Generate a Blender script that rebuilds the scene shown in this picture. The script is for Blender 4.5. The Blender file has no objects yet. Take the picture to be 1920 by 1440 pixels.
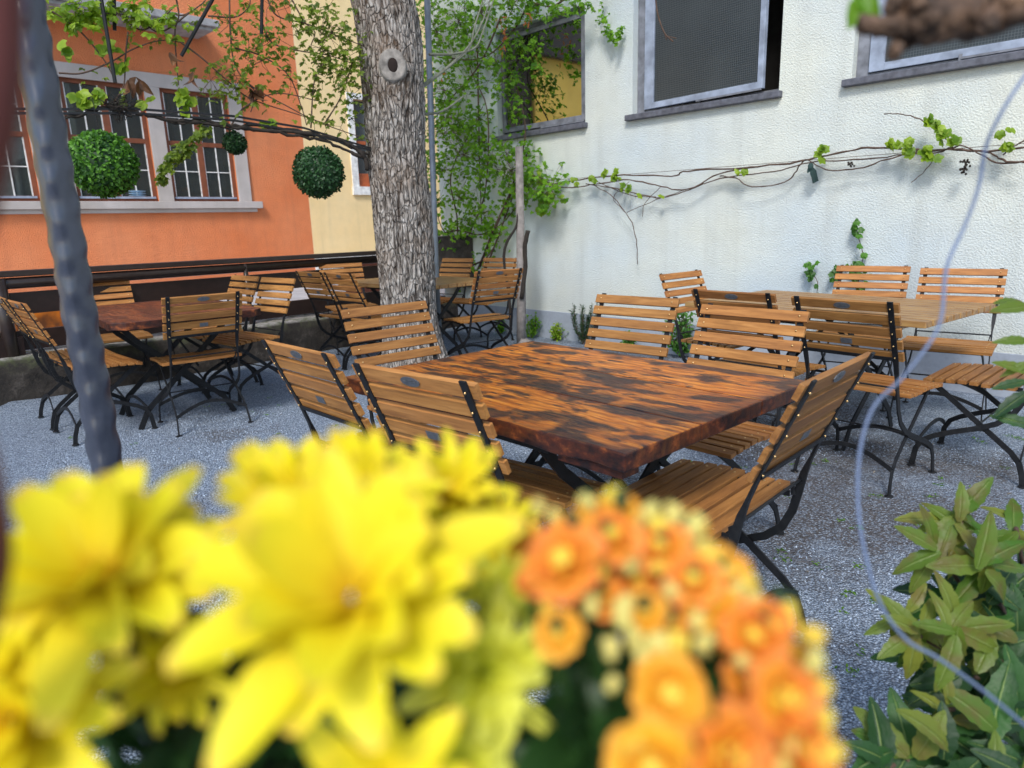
import bpy, math, random
from mathutils import Vector as V, Matrix, noise, Quaternion
random.seed(7)
S = bpy.context.scene
COL = S.collection
R = math.radians
# ------------------------------------------------------------------ camera
F, CH = 1280.0, 1.212
_p, _r = R(13.2), math.atan(0.031)
FW = V((0, math.cos(_p), -math.sin(_p))); RT0 = V((1, 0, 0)); UP0 = RT0.cross(FW)
RT = RT0*math.cos(_r) - UP0*math.sin(_r); UP = UP0*math.cos(_r) + RT0*math.sin(_r)
CAM = V((0, 0, CH))
def ray(x, y): return FW + RT*((x-960)/F) + UP*((720-y)/F)
def atz(x, y, z):
    d = ray(x, y); return CAM + d*((z-CH)/d.z)
def aty(x, y, Y):
    d = ray(x, y); return CAM + d*(Y/d.y)
def atd(x, y, D): return CAM + ray(x, y)*D
cd = bpy.data.cameras.new('camera'); cam = bpy.data.objects.new('camera', cd); COL.objects.link(cam)
M = Matrix((RT, UP, -FW)).transposed().to_4x4(); M.translation = CAM
cam.matrix_world = M
cd.sensor_width = 36; cd.lens = 24; cd.clip_start = .01; cd.clip_end = 500
cd.dof.use_dof = True; cd.dof.focus_distance = 2.6; cd.dof.aperture_fstop = 5.0
S.camera = cam
# ------------------------------------------------------------------ helpers
def tag(o, label=None, cat=None, group=None, kind=None):
    for k, v in (('label', label), ('category', cat), ('group', group), ('kind', kind)):
        if v: o[k] = v
    return o
def empty(name, loc=(0, 0, 0), rz=0, **k):
    o = bpy.data.objects.new(name, None); COL.objects.link(o); o.location = loc; o.rotation_euler = (0, 0, rz)
    o.empty_display_size = .1
    return tag(o, **k)
class MB:
    def __init__(s): s.v = []; s.f = []; s.t = []; s.r = []; s.tone = .5; s.mi = 0; s.k = []
    def add(s, vs, fs, rad=None):
        b = len(s.v); s.v += [tuple(v) for v in vs]
        s.r += rad if rad else [0.]*len(vs)
        for f in fs: s.f.append(tuple(b+i for i in f)); s.t.append(s.tone); s.k.append(s.mi)
    def box(s, x0, x1, y0, y1, z0, z1, fn=None):
        vs = [V((x, y, z)) for x in (x0, x1) for y in (y0, y1) for z in (z0, z1)]
        if fn: vs = [fn(v) for v in vs]
        s.add(vs, [(0, 1, 3, 2), (4, 6, 7, 5), (0, 4, 5, 1), (2, 3, 7, 6), (0, 2, 6, 4), (1, 5, 7, 3)])
    def obox(s, c, ax, ay, az, hx, hy, hz):
        c = V(c)
        vs = [c+ax*(i*hx)+ay*(j*hy)+az*(k*hz) for i in (-1, 1) for j in (-1, 1) for k in (-1, 1)]
        s.add(vs, [(0, 1, 3, 2), (4, 6, 7, 5), (0, 4, 5, 1), (2, 3, 7, 6), (0, 2, 6, 4), (1, 5, 7, 3)])
    def tube(s, pts, rad, n=8, cap=True, wob=0, seed=0):
        pts = [V(p) for p in pts]
        if not isinstance(rad, (list, tuple)): rad = [rad]*len(pts)
        rings = []; t0 = (pts[1]-pts[0]).normalized(); u = t0.orthogonal().normalized()
        for i, p in enumerate(pts):
            t = (pts[min(i+1, len(pts)-1)]-pts[max(i-1, 0)]).normalized()
            u = (u - t*u.dot(t)).normalized(); w = t.cross(u)
            ring = []
            for k in range(n):
                a = 2*math.pi*k/n; d = u*math.cos(a)+w*math.sin(a); rr = rad[i]
                if wob: rr *= 1+wob*noise.noise(p*40+d*1.3+V((seed, 0, 0)))
                ring.append(p+d*rr)
            rings += ring
        fs = [(i*n+k, i*n+(k+1) % n, (i+1)*n+(k+1) % n, (i+1)*n+k) for i in range(len(pts)-1) for k in range(n)]
        if cap: fs += [tuple(range(n))[::-1], tuple((len(pts)-1)*n+k for k in range(n))]
        s.add(rings, fs)
    def bar(s, pts, side, wn, ws):
        """flat bar along a polyline; side = world side vector, wn = size in the bending plane, ws = size along side"""
        pts = [V(p) for p in pts]; N = len(pts)
        if not isinstance(wn, (list, tuple)): wn = [wn]*N
        if not isinstance(ws, (list, tuple)): ws = [ws]*N
        side = V(side).normalized(); vs = []
        for i, p in enumerate(pts):
            t = (pts[min(i+1, N-1)]-pts[max(i-1, 0)]).normalized(); n = t.cross(side).normalized()
            for a, b in ((-1, -1), (1, -1), (1, 1), (-1, 1)): vs.append(p+n*(a*wn[i]/2)+side*(b*ws[i]/2))
        fs = [(i*4+k, i*4+(k+1) % 4, (i+1)*4+(k+1) % 4, (i+1)*4+k) for i in range(N-1) for k in range(4)]
        fs += [(3, 2, 1, 0), tuple((N-1)*4+k for k in range(4))]
        s.add(vs, fs)
    def ball(s, c, r, n=8, m=5, sc=(1, 1, 1)):
        c = V(c); vs = [c+V((0, 0, r*sc[2]))]
        for i in range(1, m):
            th = math.pi*i/m
            for k in range(n):
                a = 2*math.pi*k/n; vs.append(c+V((r*sc[0]*math.sin(th)*math.cos(a), r*sc[1]*math.sin(th)*math.sin(a), r*sc[2]*math.cos(th))))
        vs.append(c-V((0, 0, r*sc[2]))); e = len(vs)-1
        fs = [(0, 1+k, 1+(k+1) % n) for k in range(n)]+[(e, e-n+(k+1) % n, e-n+k) for k in range(n)]
        for i in range(m-2):
            for k in range(n): a = 1+i*n; fs.append((a+k, a+n+k, a+n+(k+1) % n, a+(k+1) % n))
        s.add(vs, fs)
    def leaf(s, p, d, nrm, L, W, fold=.25, curl=.25, prof=(.15, .8, 1, .7, .08), vein=False):
        p = V(p); d = V(d).normalized(); nrm = V(nrm); nrm = (nrm-d*nrm.dot(d))
        if nrm.length < 1e-4: nrm = d.orthogonal()
        nrm.normalize(); sd = d.cross(nrm); n = len(prof); vs = []; rd = []
        for i, w in enumerate(prof):
            t = i/(n-1); c = p+d*(L*t*(1-.12*curl*t))-nrm*(L*curl*t*t)
            a = c+sd*(W/2*w)+nrm*(W/2*w*fold); b = c-sd*(W/2*w)+nrm*(W/2*w*fold)
            vs += [a, c, b]; rd += [1., 0., 1.] if vein else [t]*3
        fs = []
        for i in range(n-1): k = 3*i; fs += [(k, k+1, k+4, k+3), (k+1, k+2, k+5, k+4)]
        s.add(vs, fs, rd)
    def build(s, name, mat, parent=None, smooth=False, bevel=0, label=None, mat2=None):
        me = bpy.data.meshes.new(name); me.from_pydata(s.v, [], s.f)
        a = me.attributes.new('tone', 'FLOAT', 'FACE'); a.data.foreach_set('value', s.t)
        if any(s.r): a = me.attributes.new('rad', 'FLOAT', 'POINT'); a.data.foreach_set('value', s.r)
        if smooth: me.polygons.foreach_set('use_smooth', [True]*len(s.f))
        me.materials.append(mat)
        if mat2: me.materials.append(mat2); me.polygons.foreach_set('material_index', s.k)
        me.update()
        o = bpy.data.objects.new(name, me); COL.objects.link(o)
        if parent: o.parent = parent
        if bevel:
            b = o.modifiers.new('bevel', 'BEVEL'); b.width = bevel; b.segments = 2; b.limit_method = 'ANGLE'
        if label: o['label'] = label
        return o
def spline(pts, n=8):
    pts = [V(p) for p in pts]; out = []; P = [pts[0]*2-pts[1]]+pts+[pts[-1]*2-pts[-2]]
    for i in range(1, len(P)-2):
        a, b, c, d = P[i-1:i+3]
        for k in range(n):
            t = k/n; out.append(.5*((2*b)+(c-a)*t+(2*a-5*b+4*c-d)*t*t+(3*b-a-3*c+d)*t**3))
    return out+[pts[-1]]
# ------------------------------------------------------------------ materials
class NT:
    def __init__(s, name):
        s.m = bpy.data.materials.new(name); s.m.use_nodes = True; s.n = s.m.node_tree.nodes; s.l = s.m.node_tree.links
        s.b = s.n['Principled BSDF']; s.out = s.n['Material Output']
        s.tc = s.n.new('ShaderNodeTexCoord')
    def new(s, t, **k):
        n = s.n.new('ShaderNode'+t)
        for a, v in k.items(): setattr(n, a, v)
        return n
    def put(s, v, sock):
        if isinstance(v, bpy.types.NodeSocket): s.l.new(v, sock)
        else: sock.default_value = v
    def co(s, sc=(1, 1, 1), rot=(0, 0, 0), kind='Object', warp=0, ws=3):
        mp = s.new('Mapping'); s.l.new(s.tc.outputs[kind], mp.inputs[0]); mp.inputs['Scale'].default_value = sc; mp.inputs['Rotation'].default_value = rot
        if not warp: return mp.outputs[0]
        nz = s.new('TexNoise'); nz.inputs['Scale'].default_value = ws; s.l.new(s.tc.outputs[kind], nz.inputs['Vector'])
        a = s.new('VectorMath', operation='MULTIPLY_ADD'); s.l.new(nz.outputs['Color'], a.inputs[0]); a.inputs[1].default_value = (warp,)*3; s.l.new(mp.outputs[0], a.inputs[2])
        return a.outputs[0]
    def noise(s, scale, co=None, det=4, rough=.55, dist=0):
        n = s.new('TexNoise'); n.inputs['Scale'].default_value = scale; n.inputs['Detail'].default_value = det; n.inputs['Roughness'].default_value = rough; n.inputs['Distortion'].default_value = dist
        s.l.new(co or s.tc.outputs['Object'], n.inputs['Vector']); return n.outputs['Fac']
    def vor(s, scale, co=None, out='Distance', feature='F1', rnd=1):
        n = s.new('TexVoronoi', feature=feature); n.inputs['Scale'].default_value = scale; n.inputs['Randomness'].default_value = rnd
        s.l.new(co or s.tc.outputs['Object'], n.inputs['Vector']); return n.outputs[out]
    def ramp(s, fac, stops, interp='LINEAR'):
        n = s.new('ValToRGB'); s.put(fac, n.inputs[0]); e = n.color_ramp.elements; n.color_ramp.interpolation = interp
        while len(e) < len(stops): e.new(.5)
        for k, (p, c) in zip(e, stops):
            k.position = p; k.color = (c, c, c, 1) if isinstance(c, (int, float)) else (*c, 1)
        return n.outputs[0]
    def mix(s, fac, a, b, mode='MIX'):
        n = s.new('Mix', data_type='RGBA', blend_type=mode); s.put(fac, n.inputs[0])
        for v, i in ((a, 6), (b, 7)): s.put((*v, 1) if isinstance(v, tuple) else v, n.inputs[i])
        return n.outputs[2]
    def math(s, op, a, b=0.):
        n = s.new('Math', operation=op); s.put(a, n.inputs[0]); s.put(b, n.inputs[1]); return n.outputs[0]
    def attr(s, name): n = s.new('Attribute', attribute_name=name); return n.outputs['Fac']
    def bump(s, h, strength=.5, dist=.01):
        n = s.new('Bump'); n.inputs['Strength'].default_value = strength; n.inputs['Distance'].default_value = dist; s.l.new(h, n.inputs['Height'])
        prev = s.b.inputs['Normal'].links
        if prev: s.l.new(prev[0].from_socket, n.inputs['Normal'])
        s.l.new(n.outputs[0], s.b.inputs['Normal'])
    def set(s, col=None, rough=.6, metal=0, spec=.5, coat=0, transm=0):
        if col is not None: s.put((*col, 1) if isinstance(col, tuple) else col, s.b.inputs['Base Color'])
        s.put(rough, s.b.inputs['Roughness']); s.b.inputs['Metallic'].default_value = metal; s.b.inputs['Specular IOR Level'].default_value = spec
        s.b.inputs['Coat Weight'].default_value = coat; s.b.inputs['Coat Roughness'].default_value = .15
        return s.m
    def translucent(s, col, amt=.35):
        t = s.new('BsdfTranslucent'); s.put((*col, 1) if isinstance(col, tuple) else col, t.inputs[0])
        m = s.new('MixShader'); m.inputs[0].default_value = amt; s.l.new(s.b.outputs[0], m.inputs[1]); s.l.new(t.outputs[0], m.inputs[2]); s.l.new(m.outputs[0], s.out.inputs[0])

def m_plain(name, col, rough=.6, metal=0, var=.25, scale=12, bump=0, coat=0):
    t = NT(name); n = t.noise(scale, det=5)
    c = t.mix(t.ramp(n, [(.3, 0.), (.7, 1.)]), tuple(x*(1-var) for x in col), tuple(min(1, x*(1+var)) for x in col))
    if bump: t.bump(t.noise(scale*6), .4, bump)
    return t.set(c, rough, metal, coat=coat)
def m_stucco(name, c1, c2, grain, dirt=(.35, .33, .28), bd=.006, bs=.8, low=0, runs=True):
    t = NT(name); big = t.noise(.7, det=3); mid = t.noise(5, det=4)
    c = t.mix(t.ramp(big, [(.35, 0.), (.65, 1.)]), c1, c2)
    c = t.mix(t.math('MULTIPLY', t.ramp(mid, [(.4, 0.), (.75, 1.)]), .18), c, dirt)
    if runs:  # rain runs
        rn = t.noise(1, t.co((7, 7, .35)), det=5); c = t.mix(t.math('MULTIPLY', t.ramp(rn, [(.5, 0.), (.8, 1.)]), .24), c, dirt)
    if low:
        sx = t.new('SeparateXYZ'); t.l.new(t.tc.outputs['Object'], sx.inputs[0])
        g = t.math('MULTIPLY', t.ramp(t.math('ADD', sx.outputs[2], t.math('MULTIPLY', mid, .5)), [(.2, 1.), (low, 0.)]), .45); c = t.mix(g, c, dirt)
    v = t.noise(grain*2.1, det=2, rough=.5); v2 = t.vor(grain*2.3, feature='SMOOTH_F1')
    h = t.math('ADD', t.ramp(v, [(.35, 0.), (.7, 1.)]), t.math('MULTIPLY', v2, .6))
    t.bump(h, bs, bd)
    c = t.mix(t.math('MULTIPLY', t.ramp(v, [(.3, 1.), (.5, 0.)]), .12), c, dirt)
    return t.set(c, .9, spec=.2)
def m_wood_slat():
    t = NT('oiled_slat_wood'); tone = t.attr('tone')
    oi = t.new('ObjectInfo'); rnd = oi.outputs['Random']
    off = t.new('VectorMath', operation='ADD'); t.l.new(t.co((14, 1.2, 14)), off.inputs[0])
    cb = t.new('CombineXYZ'); t.l.new(t.math('MULTIPLY', tone, 37.), cb.inputs[0]); t.l.new(t.math('MULTIPLY', rnd, 20.), cb.inputs[1]); t.l.new(cb.outputs[0], off.inputs[1])
    g = t.noise(3, off.outputs[0], det=6, dist=.6); fine = t.noise(14, off.outputs[0], det=3)
    c = t.ramp(g, [(.25, (.14, .05, .014)), (.5, (.33, .135, .036)), (.75, (.52, .25, .08))])
    red = t.mix(t.math('MULTIPLY', t.ramp(tone, [(.3, 0.), (1., 1.)]), .55), c, (.33, .12, .05))
    c = t.mix(t.math('MULTIPLY', t.ramp(rnd, [(.0, 0.), (1., 1.)]), .3), red, (.5, .28, .08))
    c = t.mix(t.math('MULTIPLY', t.ramp(fine, [(.5, 0.), (.75, 1.)]), .35), c, (.1, .03, .008))
    val = t.ramp(t.math('FRACT', t.math('MULTIPLY', rnd, 7.3)), [(0., .72), (1., 1.18)]); c = t.mix(1., c, val, 'MULTIPLY'); wx = t.noise(5, off.outputs[0], det=2); c = t.mix(t.math('MULTIPLY', t.ramp(wx, [(.5, 0.), (.7, 1.)]), .35), c, (.12, .045, .014))
    t.bump(fine, .2, .001)
    return t.set(c, t.ramp(g, [(0., .48), (1., .62)]), spec=.3)
def m_table_burnt(name, base=((.22, .045, .008), (.55, .165, .016), (.78, .31, .04)), burn=1.):
    t = NT(name); w = t.co((1, 3.2, 3), warp=.25, ws=2.2)
    g = t.noise(9, t.co((1, 9, 6), warp=.5, ws=2.4), det=7, rough=.6, dist=.4)
    c = t.ramp(g, [(.28, base[0]), (.5, base[1]), (.72, base[2])])
    wv = t.new('TexWave', wave_type='BANDS', bands_direction='Y'); wv.inputs['Scale'].default_value = 9; wv.inputs['Distortion'].default_value = 7; wv.inputs['Detail'].default_value = 3; wv.inputs['Detail Scale'].default_value = 1.2
    t.l.new(t.co((.35, 1, 1), warp=.12, ws=4), wv.inputs['Vector'])
    c = t.mix(t.math('MULTIPLY', t.ramp(wv.outputs['Fac'], [(.55, 0.), (.95, 1.)]), .45), c, (.13, .03, .01))
    big = t.noise(1.6, t.co((1, 1.5, 1)), det=3); c = t.mix(t.math('MULTIPLY', t.ramp(big, [(.45, 0.), (.65, 1.)]), .4), c, (.36, .07, .02))
    sp = t.noise(6.2, t.co((.8, 1.5, 1), warp=.12, ws=5), det=3, rough=.5); sp2 = t.noise(12, t.co((.7, 1.8, 2), warp=.1, ws=6), det=3)
    m = t.math('MAXIMUM', t.ramp(sp, [(.485, 0.), (.57, 1.)]), t.ramp(sp2, [(.54, 0.), (.61, .95)]))
    st_ = t.noise(16, t.co((.5, 8, 6), warp=.3, ws=3), det=4)
    m = t.math('MULTIPLY', m, burn); m = t.math('MULTIPLY', m, t.ramp(st_, [(.4, 1.), (.75, .6)]))
    c = t.mix(m, c, (.009, .008, .014))
    pal = t.noise(22, t.co((.35, 7, 6), warp=.35, ws=3), det=5, rough=.7); c = t.mix(t.math('MULTIPLY', t.ramp(pal, [(.58, 0.), (.72, .5)]), 1.), c, (.78, .40, .10))
    c = t.mix(1., c, t.ramp(t.attr('tone'), [(0., .8), (1., 1.12)]), 'MULTIPLY')
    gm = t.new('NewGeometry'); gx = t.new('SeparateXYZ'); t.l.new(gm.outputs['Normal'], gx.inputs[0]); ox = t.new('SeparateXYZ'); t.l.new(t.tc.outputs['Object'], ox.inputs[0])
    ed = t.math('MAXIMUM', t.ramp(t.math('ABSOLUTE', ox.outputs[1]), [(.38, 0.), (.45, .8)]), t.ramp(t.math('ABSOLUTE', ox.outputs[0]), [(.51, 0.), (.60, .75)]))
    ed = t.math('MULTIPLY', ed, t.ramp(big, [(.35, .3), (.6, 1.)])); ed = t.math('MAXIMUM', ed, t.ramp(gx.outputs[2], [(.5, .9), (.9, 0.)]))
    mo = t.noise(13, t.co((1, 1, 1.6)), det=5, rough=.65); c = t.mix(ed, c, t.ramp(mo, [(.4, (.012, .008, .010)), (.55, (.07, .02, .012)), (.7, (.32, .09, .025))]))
    fi = t.noise(60, t.co((.5, 6, 6)), det=3); t.bump(fi, .2, .0012); t.bump(g, .25, .003)
    return t.set(c, t.ramp(fi, [(.3, .3), (.7, .5)]), spec=.28)
def m_table_slat():
    t = NT('weathered_plank_wood'); tone = t.attr('tone'); g = t.noise(8, t.co((.8, 9, 6), warp=.4, ws=2), det=6)
    c = t.ramp(g, [(.3, (.13, .06, .02)), (.5, (.33, .18, .06)), (.7, (.45, .28, .1))])
    c = t.mix(t.math('MULTIPLY', tone, .35), c, (.23, .12, .045)); t.bump(g, .3, .002)
    return t.set(c, .5, coat=.1)
def m_gravel():
    t = NT('gravel'); co = t.tc.outputs['Object']
    vc = t.vor(125, co, 'Color'); vd = t.vor(125, co, 'Distance'); v2 = t.vor(260, co, 'Distance')
    sep = t.new('SeparateColor'); t.l.new(vc, sep.inputs[0])
    c = t.ramp(sep.outputs[0], [(0., (.20, .25, .33)), (.35, (.34, .43, .56)), (.7, (.47, .57, .72)), (1., (.60, .70, .84))])
    gap = t.ramp(vd, [(.25, 0.), (.6, 1.)]); c = t.mix(t.math('MULTIPLY', gap, .6), c, (.06, .07, .09))
    # bare trodden soil patches
    pa = t.noise(.9, co, det=5, rough=.6); pb = t.noise(7, co, det=4)
    gx = t.new('SeparateXYZ'); t.l.new(co, gx.inputs[0]); side = t.ramp(gx.outputs[0], [(0., 0.), (1., .17)])
    soil = t.ramp(t.math('ADD', t.math('ADD', pa, side), t.math('MULTIPLY', pb, .25)), [(.71, 0.), (.84, .9)])
    sc = t.ramp(t.noise(60, co, det=5), [(.3, (.045, .038, .036)), (.6, (.12, .105, .10)), (.8, (.2, .19, .18))])
    keep = t.ramp(sep.outputs[1], [(.35, 1.), (.75, .35)])
    c = t.mix(t.math('MULTIPLY', soil, keep), c, sc)
    h = t.math('SUBTRACT', t.math('MULTIPLY', sep.outputs[2], .5), t.math('MULTIPLY', vd, 1.3)); h = t.math('ADD', h, t.math('MULTIPLY', v2, -.3))
    t.bump(h, 1., .009); t.bump(t.noise(5, co, det=4), .5, .02)
    return t.set(c, .85, spec=.3)
def m_bark():
    t = NT('walnut_bark'); h = t.attr('rad'); co = t.co((1, 1, .3), warp=.08, ws=6)
    n = t.noise(38, co, det=6, rough=.65); v = t.vor(34, co, feature='DISTANCE_TO_EDGE')
    base = t.ramp(n, [(.3, (.16, .14, .125)), (.48, (.32, .29, .265)), (.68, (.52, .495, .47))])
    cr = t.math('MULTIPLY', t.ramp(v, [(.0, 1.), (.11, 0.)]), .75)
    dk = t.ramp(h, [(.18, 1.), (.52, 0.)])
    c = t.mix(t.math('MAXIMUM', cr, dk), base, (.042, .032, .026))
    brown = t.noise(2.2, det=3); c = t.mix(t.math('MULTIPLY', t.ramp(brown, [(.5, 0.), (.7, 1.)]), .5), c, (.19, .12, .07))
    t.bump(t.math('ADD', n, t.ramp(v, [(0., 0.), (.15, 1.)])), .9, .012)
    return t.set(c, .9, spec=.2)
def m_leaf(name, c1, c2, tr=.4, rough=.45, vein=False):
    t = NT(name); tone = t.attr('tone'); c = t.ramp(tone, [(0., c1), (1., c2)])
    n = t.noise(30); c = t.mix(t.math('MULTIPLY', n, .25), c, c1)
    if vein:
        rd = t.attr('rad'); c = t.mix(t.ramp(rd, [(0., .75), (.09, 0.)]), c, (.30, .40, .12)); pn = t.noise(22, det=3)
        c = t.mix(t.math('MULTIPLY', t.ramp(pn, [(.48, 0.), (.62, 1.)]), .55), c, (.16, .085, .035) if c2[0] > .1 else (.02, .05, .02)); t.bump(t.noise(70, det=3), .7, .003); t.bump(t.ramp(rd, [(0., 0.), (.2, 1.)]), .6, .002)
    m = t.set(c, rough, spec=.4); t.translucent(t.mix(.5, c, tuple(min(1, x*1.6) for x in c2)), tr); return m
def m_petal(name, stops, tr=.4):
    t = NT(name); rad = t.attr('rad'); tone = t.attr('tone'); c = t.ramp(rad, stops)
    c = t.mix(t.math('MULTIPLY', tone, .35), c, stops[-1][1]); st = t.noise(400, det=2)
    m = t.set(c, .5, spec=.3); t.translucent(c, tr); return m
def m_metal_black():
    t = NT('black_painted_iron'); n = t.noise(40, det=4); c = t.ramp(n, [(.3, (.006, .007, .009)), (.7, (.014, .015, .018))])
    t.bump(n, .2, .001); return t.set(c, t.ramp(n, [(.3, .42), (.7, .6)]), spec=.3)
def m_glass(name, tint=(.012, .018, .022), mix=.75, mesh=0):
    t = NT(name); c = tint
    m = t.set(c, .04, spec=.9); tr = t.new('BsdfTransparent'); tr.inputs[0].default_value = (.8, .85, .85, 1)
    ms = t.new('MixShader'); ms.inputs[0].default_value = mix; t.l.new(tr.outputs[0], ms.inputs[1]); t.l.new(t.b.outputs[0], ms.inputs[2]); t.l.new(ms.outputs[0], t.out.inputs[0])
    if mesh:
        br = t.new('TexBrick', offset=0); br.inputs['Scale'].default_value = 1; br.inputs['Brick Width'].default_value = mesh; br.inputs['Row Height'].default_value = mesh
        br.inputs['Mortar Size'].default_value = mesh*.13; br.inputs['Mortar Smooth'].default_value = .3
        cmb = t.new('CombineXYZ'); sx = t.new('SeparateXYZ'); t.l.new(t.tc.outputs['Object'], sx.inputs[0]); t.l.new(sx.outputs[0], cmb.inputs[0]); t.l.new(sx.outputs[2], cmb.inputs[1]); t.l.new(cmb.outputs[0], br.inputs['Vector'])
        dirt = t.noise(2.5, det=5)
        col = t.mix(br.outputs['Fac'], t.mix(t.ramp(dirt, [(.4, 0.), (.8, .6)]), (.022, .028, .034), (.06, .07, .075)), (.075, .088, .095)); t.l.new(col, t.b.inputs['Base Color'])
        t.b.inputs['Specular IOR Level'].default_value = .4; ms.inputs[0].default_value = 1.; t.bump(br.outputs['Fac'], .35, .003); t.b.inputs['Roughness'].default_value = .3
    return m
WOOD = m_wood_slat(); IRON = m_metal_black(); GRAV = m_gravel()
BRASS = m_plain('brass_rivet', (.62, .42, .2), .3, 1, .1)
PLATE = m_plain('metal_plate', (.16, .17, .19), .45, .6, .2, 60)
# ------------------------------------------------------------------ folding chair
def make_chair():
    root = empty('folding_chair')
    XT, ZT, XB, ZB = -.372, .853, -.262, .602
    def back(u, off=0):   # u from bottom 0 to top 1
        x = XB+(XT-XB)*u-.012*(u*u-u)*-1+off*.91; z = ZB+(ZT-ZB)*u+off*.4
        return x, z
    b = MB(); ns = 5; tot = 1.; s = .205*.73; g = (1-ns*s)/(ns-1); ti = V((XT-XB, 0, ZT-ZB)).normalized(); nn = V((ti.z, 0, -ti.x))
    if nn.x < 0: nn = -nn
    rv = b
    for i in range(ns):
        u = i*(s+g)+s/2; x, z = back(u); c = V((x, 0, z)); b.tone = random.random(); half = s/2*.273
        b.mi = 0; b.obox(c+nn*.0085, V((0, 1, 0)), ti, nn, .227, half, .0075); b.mi = 1
        for sg in (-1, 1): rv.ball(c+nn*.0165+V((0, sg*.196, 0)), .0046, 8, 4); rv.ball(c-nn*.0065+V((0, sg*.196, 0)), .004, 8, 4)
    bk = b.build('backrest', WOOD, root, bevel=.003, mat2=BRASS)
    # plates on the rear face of slats
    u = 4*(s+g)+s/2; x, z = back(u); c = V((x, 0, z)); m = MB(); n = 20
    vs = [c+nn*.0005+V((0, .035*math.cos(2*math.pi*k/n), 0))+ti*(.0145*math.sin(2*math.pi*k/n)) for k in range(n)]
    vs2 = [v-nn*.0025 for v in vs]; m.add(vs+vs2, [tuple(range(n)), tuple(range(2*n-1, n-1, -1))]+[(k, (k+1) % n, n+(k+1) % n, n+k) for k in range(n)])
    m.obox(c-nn*.0025, V((0, 1, 0)), ti, nn, .022, .002, .0006); m.obox(c-nn*.0025+ti*.0055, V((0, 1, 0)), ti, nn, .012, .0013, .0006)
    m.build('oval_badge', PLATE, bk)
    u = 1*(s+g)+s/2; x, z = back(u); m = MB(); m.obox(V((x, 0, z))-nn*.0005, V((0, 1, 0)), ti, nn, .024, .0125, .0012); m.build('label_plate', PLATE, bk)
    # seat
    b = MB(); sc = b; n = 8; x0, x1 = -.182, .19; p = (x1-x0)/n
    for i in range(n):
        xc = x0+p*(i+.5); zc = .449-.012*max(0, (xc-.08)/.11)**2-.003*math.sin(i*1.3); b.tone = random.random()
        tl = V((1, 0, -.18*max(0, (xc-.06)/.13))).normalized(); b.mi = 0; b.obox((xc, 0, zc-.008), V((0, 1, 0)), tl, tl.cross(V((0, 1, 0))), .236, p/2-.0055, .0085); b.mi = 1
        for sg in (-1, 1): sc.ball((xc, sg*.2, zc+.001), .0045, 8, 4, (1, 1, .5))
    st = b.build('seat', WOOD, root, bevel=.0025, mat2=BRASS)
    side = (0, 1, 0)
    for sg in (-1, 1):
        m = MB(); pa = [(-.379, .862), (-.34, .775), (-.30, .685), (-.268, .612), (-.243, .545), (-.228, .5), (-.215, .44), (-.2, .375), (-.172, .315), (-.12, .268), (-.05, .233), (.04, .2), (.12, .165), (.165, .135), (.188, .09), (.198, .0)]
        wn = [.006]*4+[.009, .02]+[.024]*9+[.026]; ws = [.022]*4+[.018, .008]+[.0065]*10
        yy = [.197]*6+[.2, .203, .206, .209, .212, .216, .219, .222, .225, .23]
        m.bar([(x, sg*y, z) for (x, z), y in zip(pa, yy)], side, wn, ws)
        m.build('side_frame', IRON, root)
        m = MB(); pb = [(.175, .43), (.1, .375), (-.02, .278), (-.12, .2), (-.185, .148), (-.222, .105), (-.24, .05), (-.249, .0)]
        m.bar([(x, sg*(.19+.004*i), z) for i, (x, z) in enumerate(pb)], side, [.024]*8, [.0065]*8)
        m.bar([(-.195, sg*.187, .432), (.0, sg*.187, .434), (.18, sg*.187, .426)], side, .018, .006)
        m.bar([(-.205, sg*.187, .43), (-.2, sg*.19, .46), (-.222, sg*.192, .475)], side, .012, .005)
        m.build('leg', IRON, root)
    m = MB(); pts = [V((.19-.012*math.sin(math.pi*k/12), -.222+.444*k/12, .118+.06*math.sin(math.pi*k/12))) for k in range(13)]; m.bar(pts, (1, 0, 0), .02, .006); m.build('brace', IRON, root)
    m = MB(); pts = [V((-.226+.012*math.sin(math.pi*k/12), -.212+.424*k/12, .112+.07*math.sin(math.pi*k/12))) for k in range(13)]; m.bar(pts, (1, 0, 0), .02, .006); m.build('brace', IRON, root)
    for x, w, z in ((-.219, .197, .478), (-.04, .205, .236), (.16, .187, .42)):
        m = MB(); m.tube([(x, -w, z), (x, w, z)], .0045, 6); m.build('cross_rod', IRON, root)
    m = MB(); m.bar([(-.273, -.19, .612), (-.273, .19, .612)], (1, 0, .4), .016, .004); m.build('back_strip', IRON, root)
    for x, y in ((.198, .23), (.198, -.23), (-.249, .218), (-.249, -.218)):
        m = MB(); m.tube([(x, y, 0), (x, y, .005), (x, y, .009)], [.019, .018, .006], 14); m.build('foot', IRON, root)
    return root
def copy_tree(o, parent=None):
    c = o.copy(); COL.objects.link(c)
    if parent: c.parent = parent
    for ch in list(o.children): copy_tree(ch, c)
    return c
A = 'folding chair '
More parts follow.
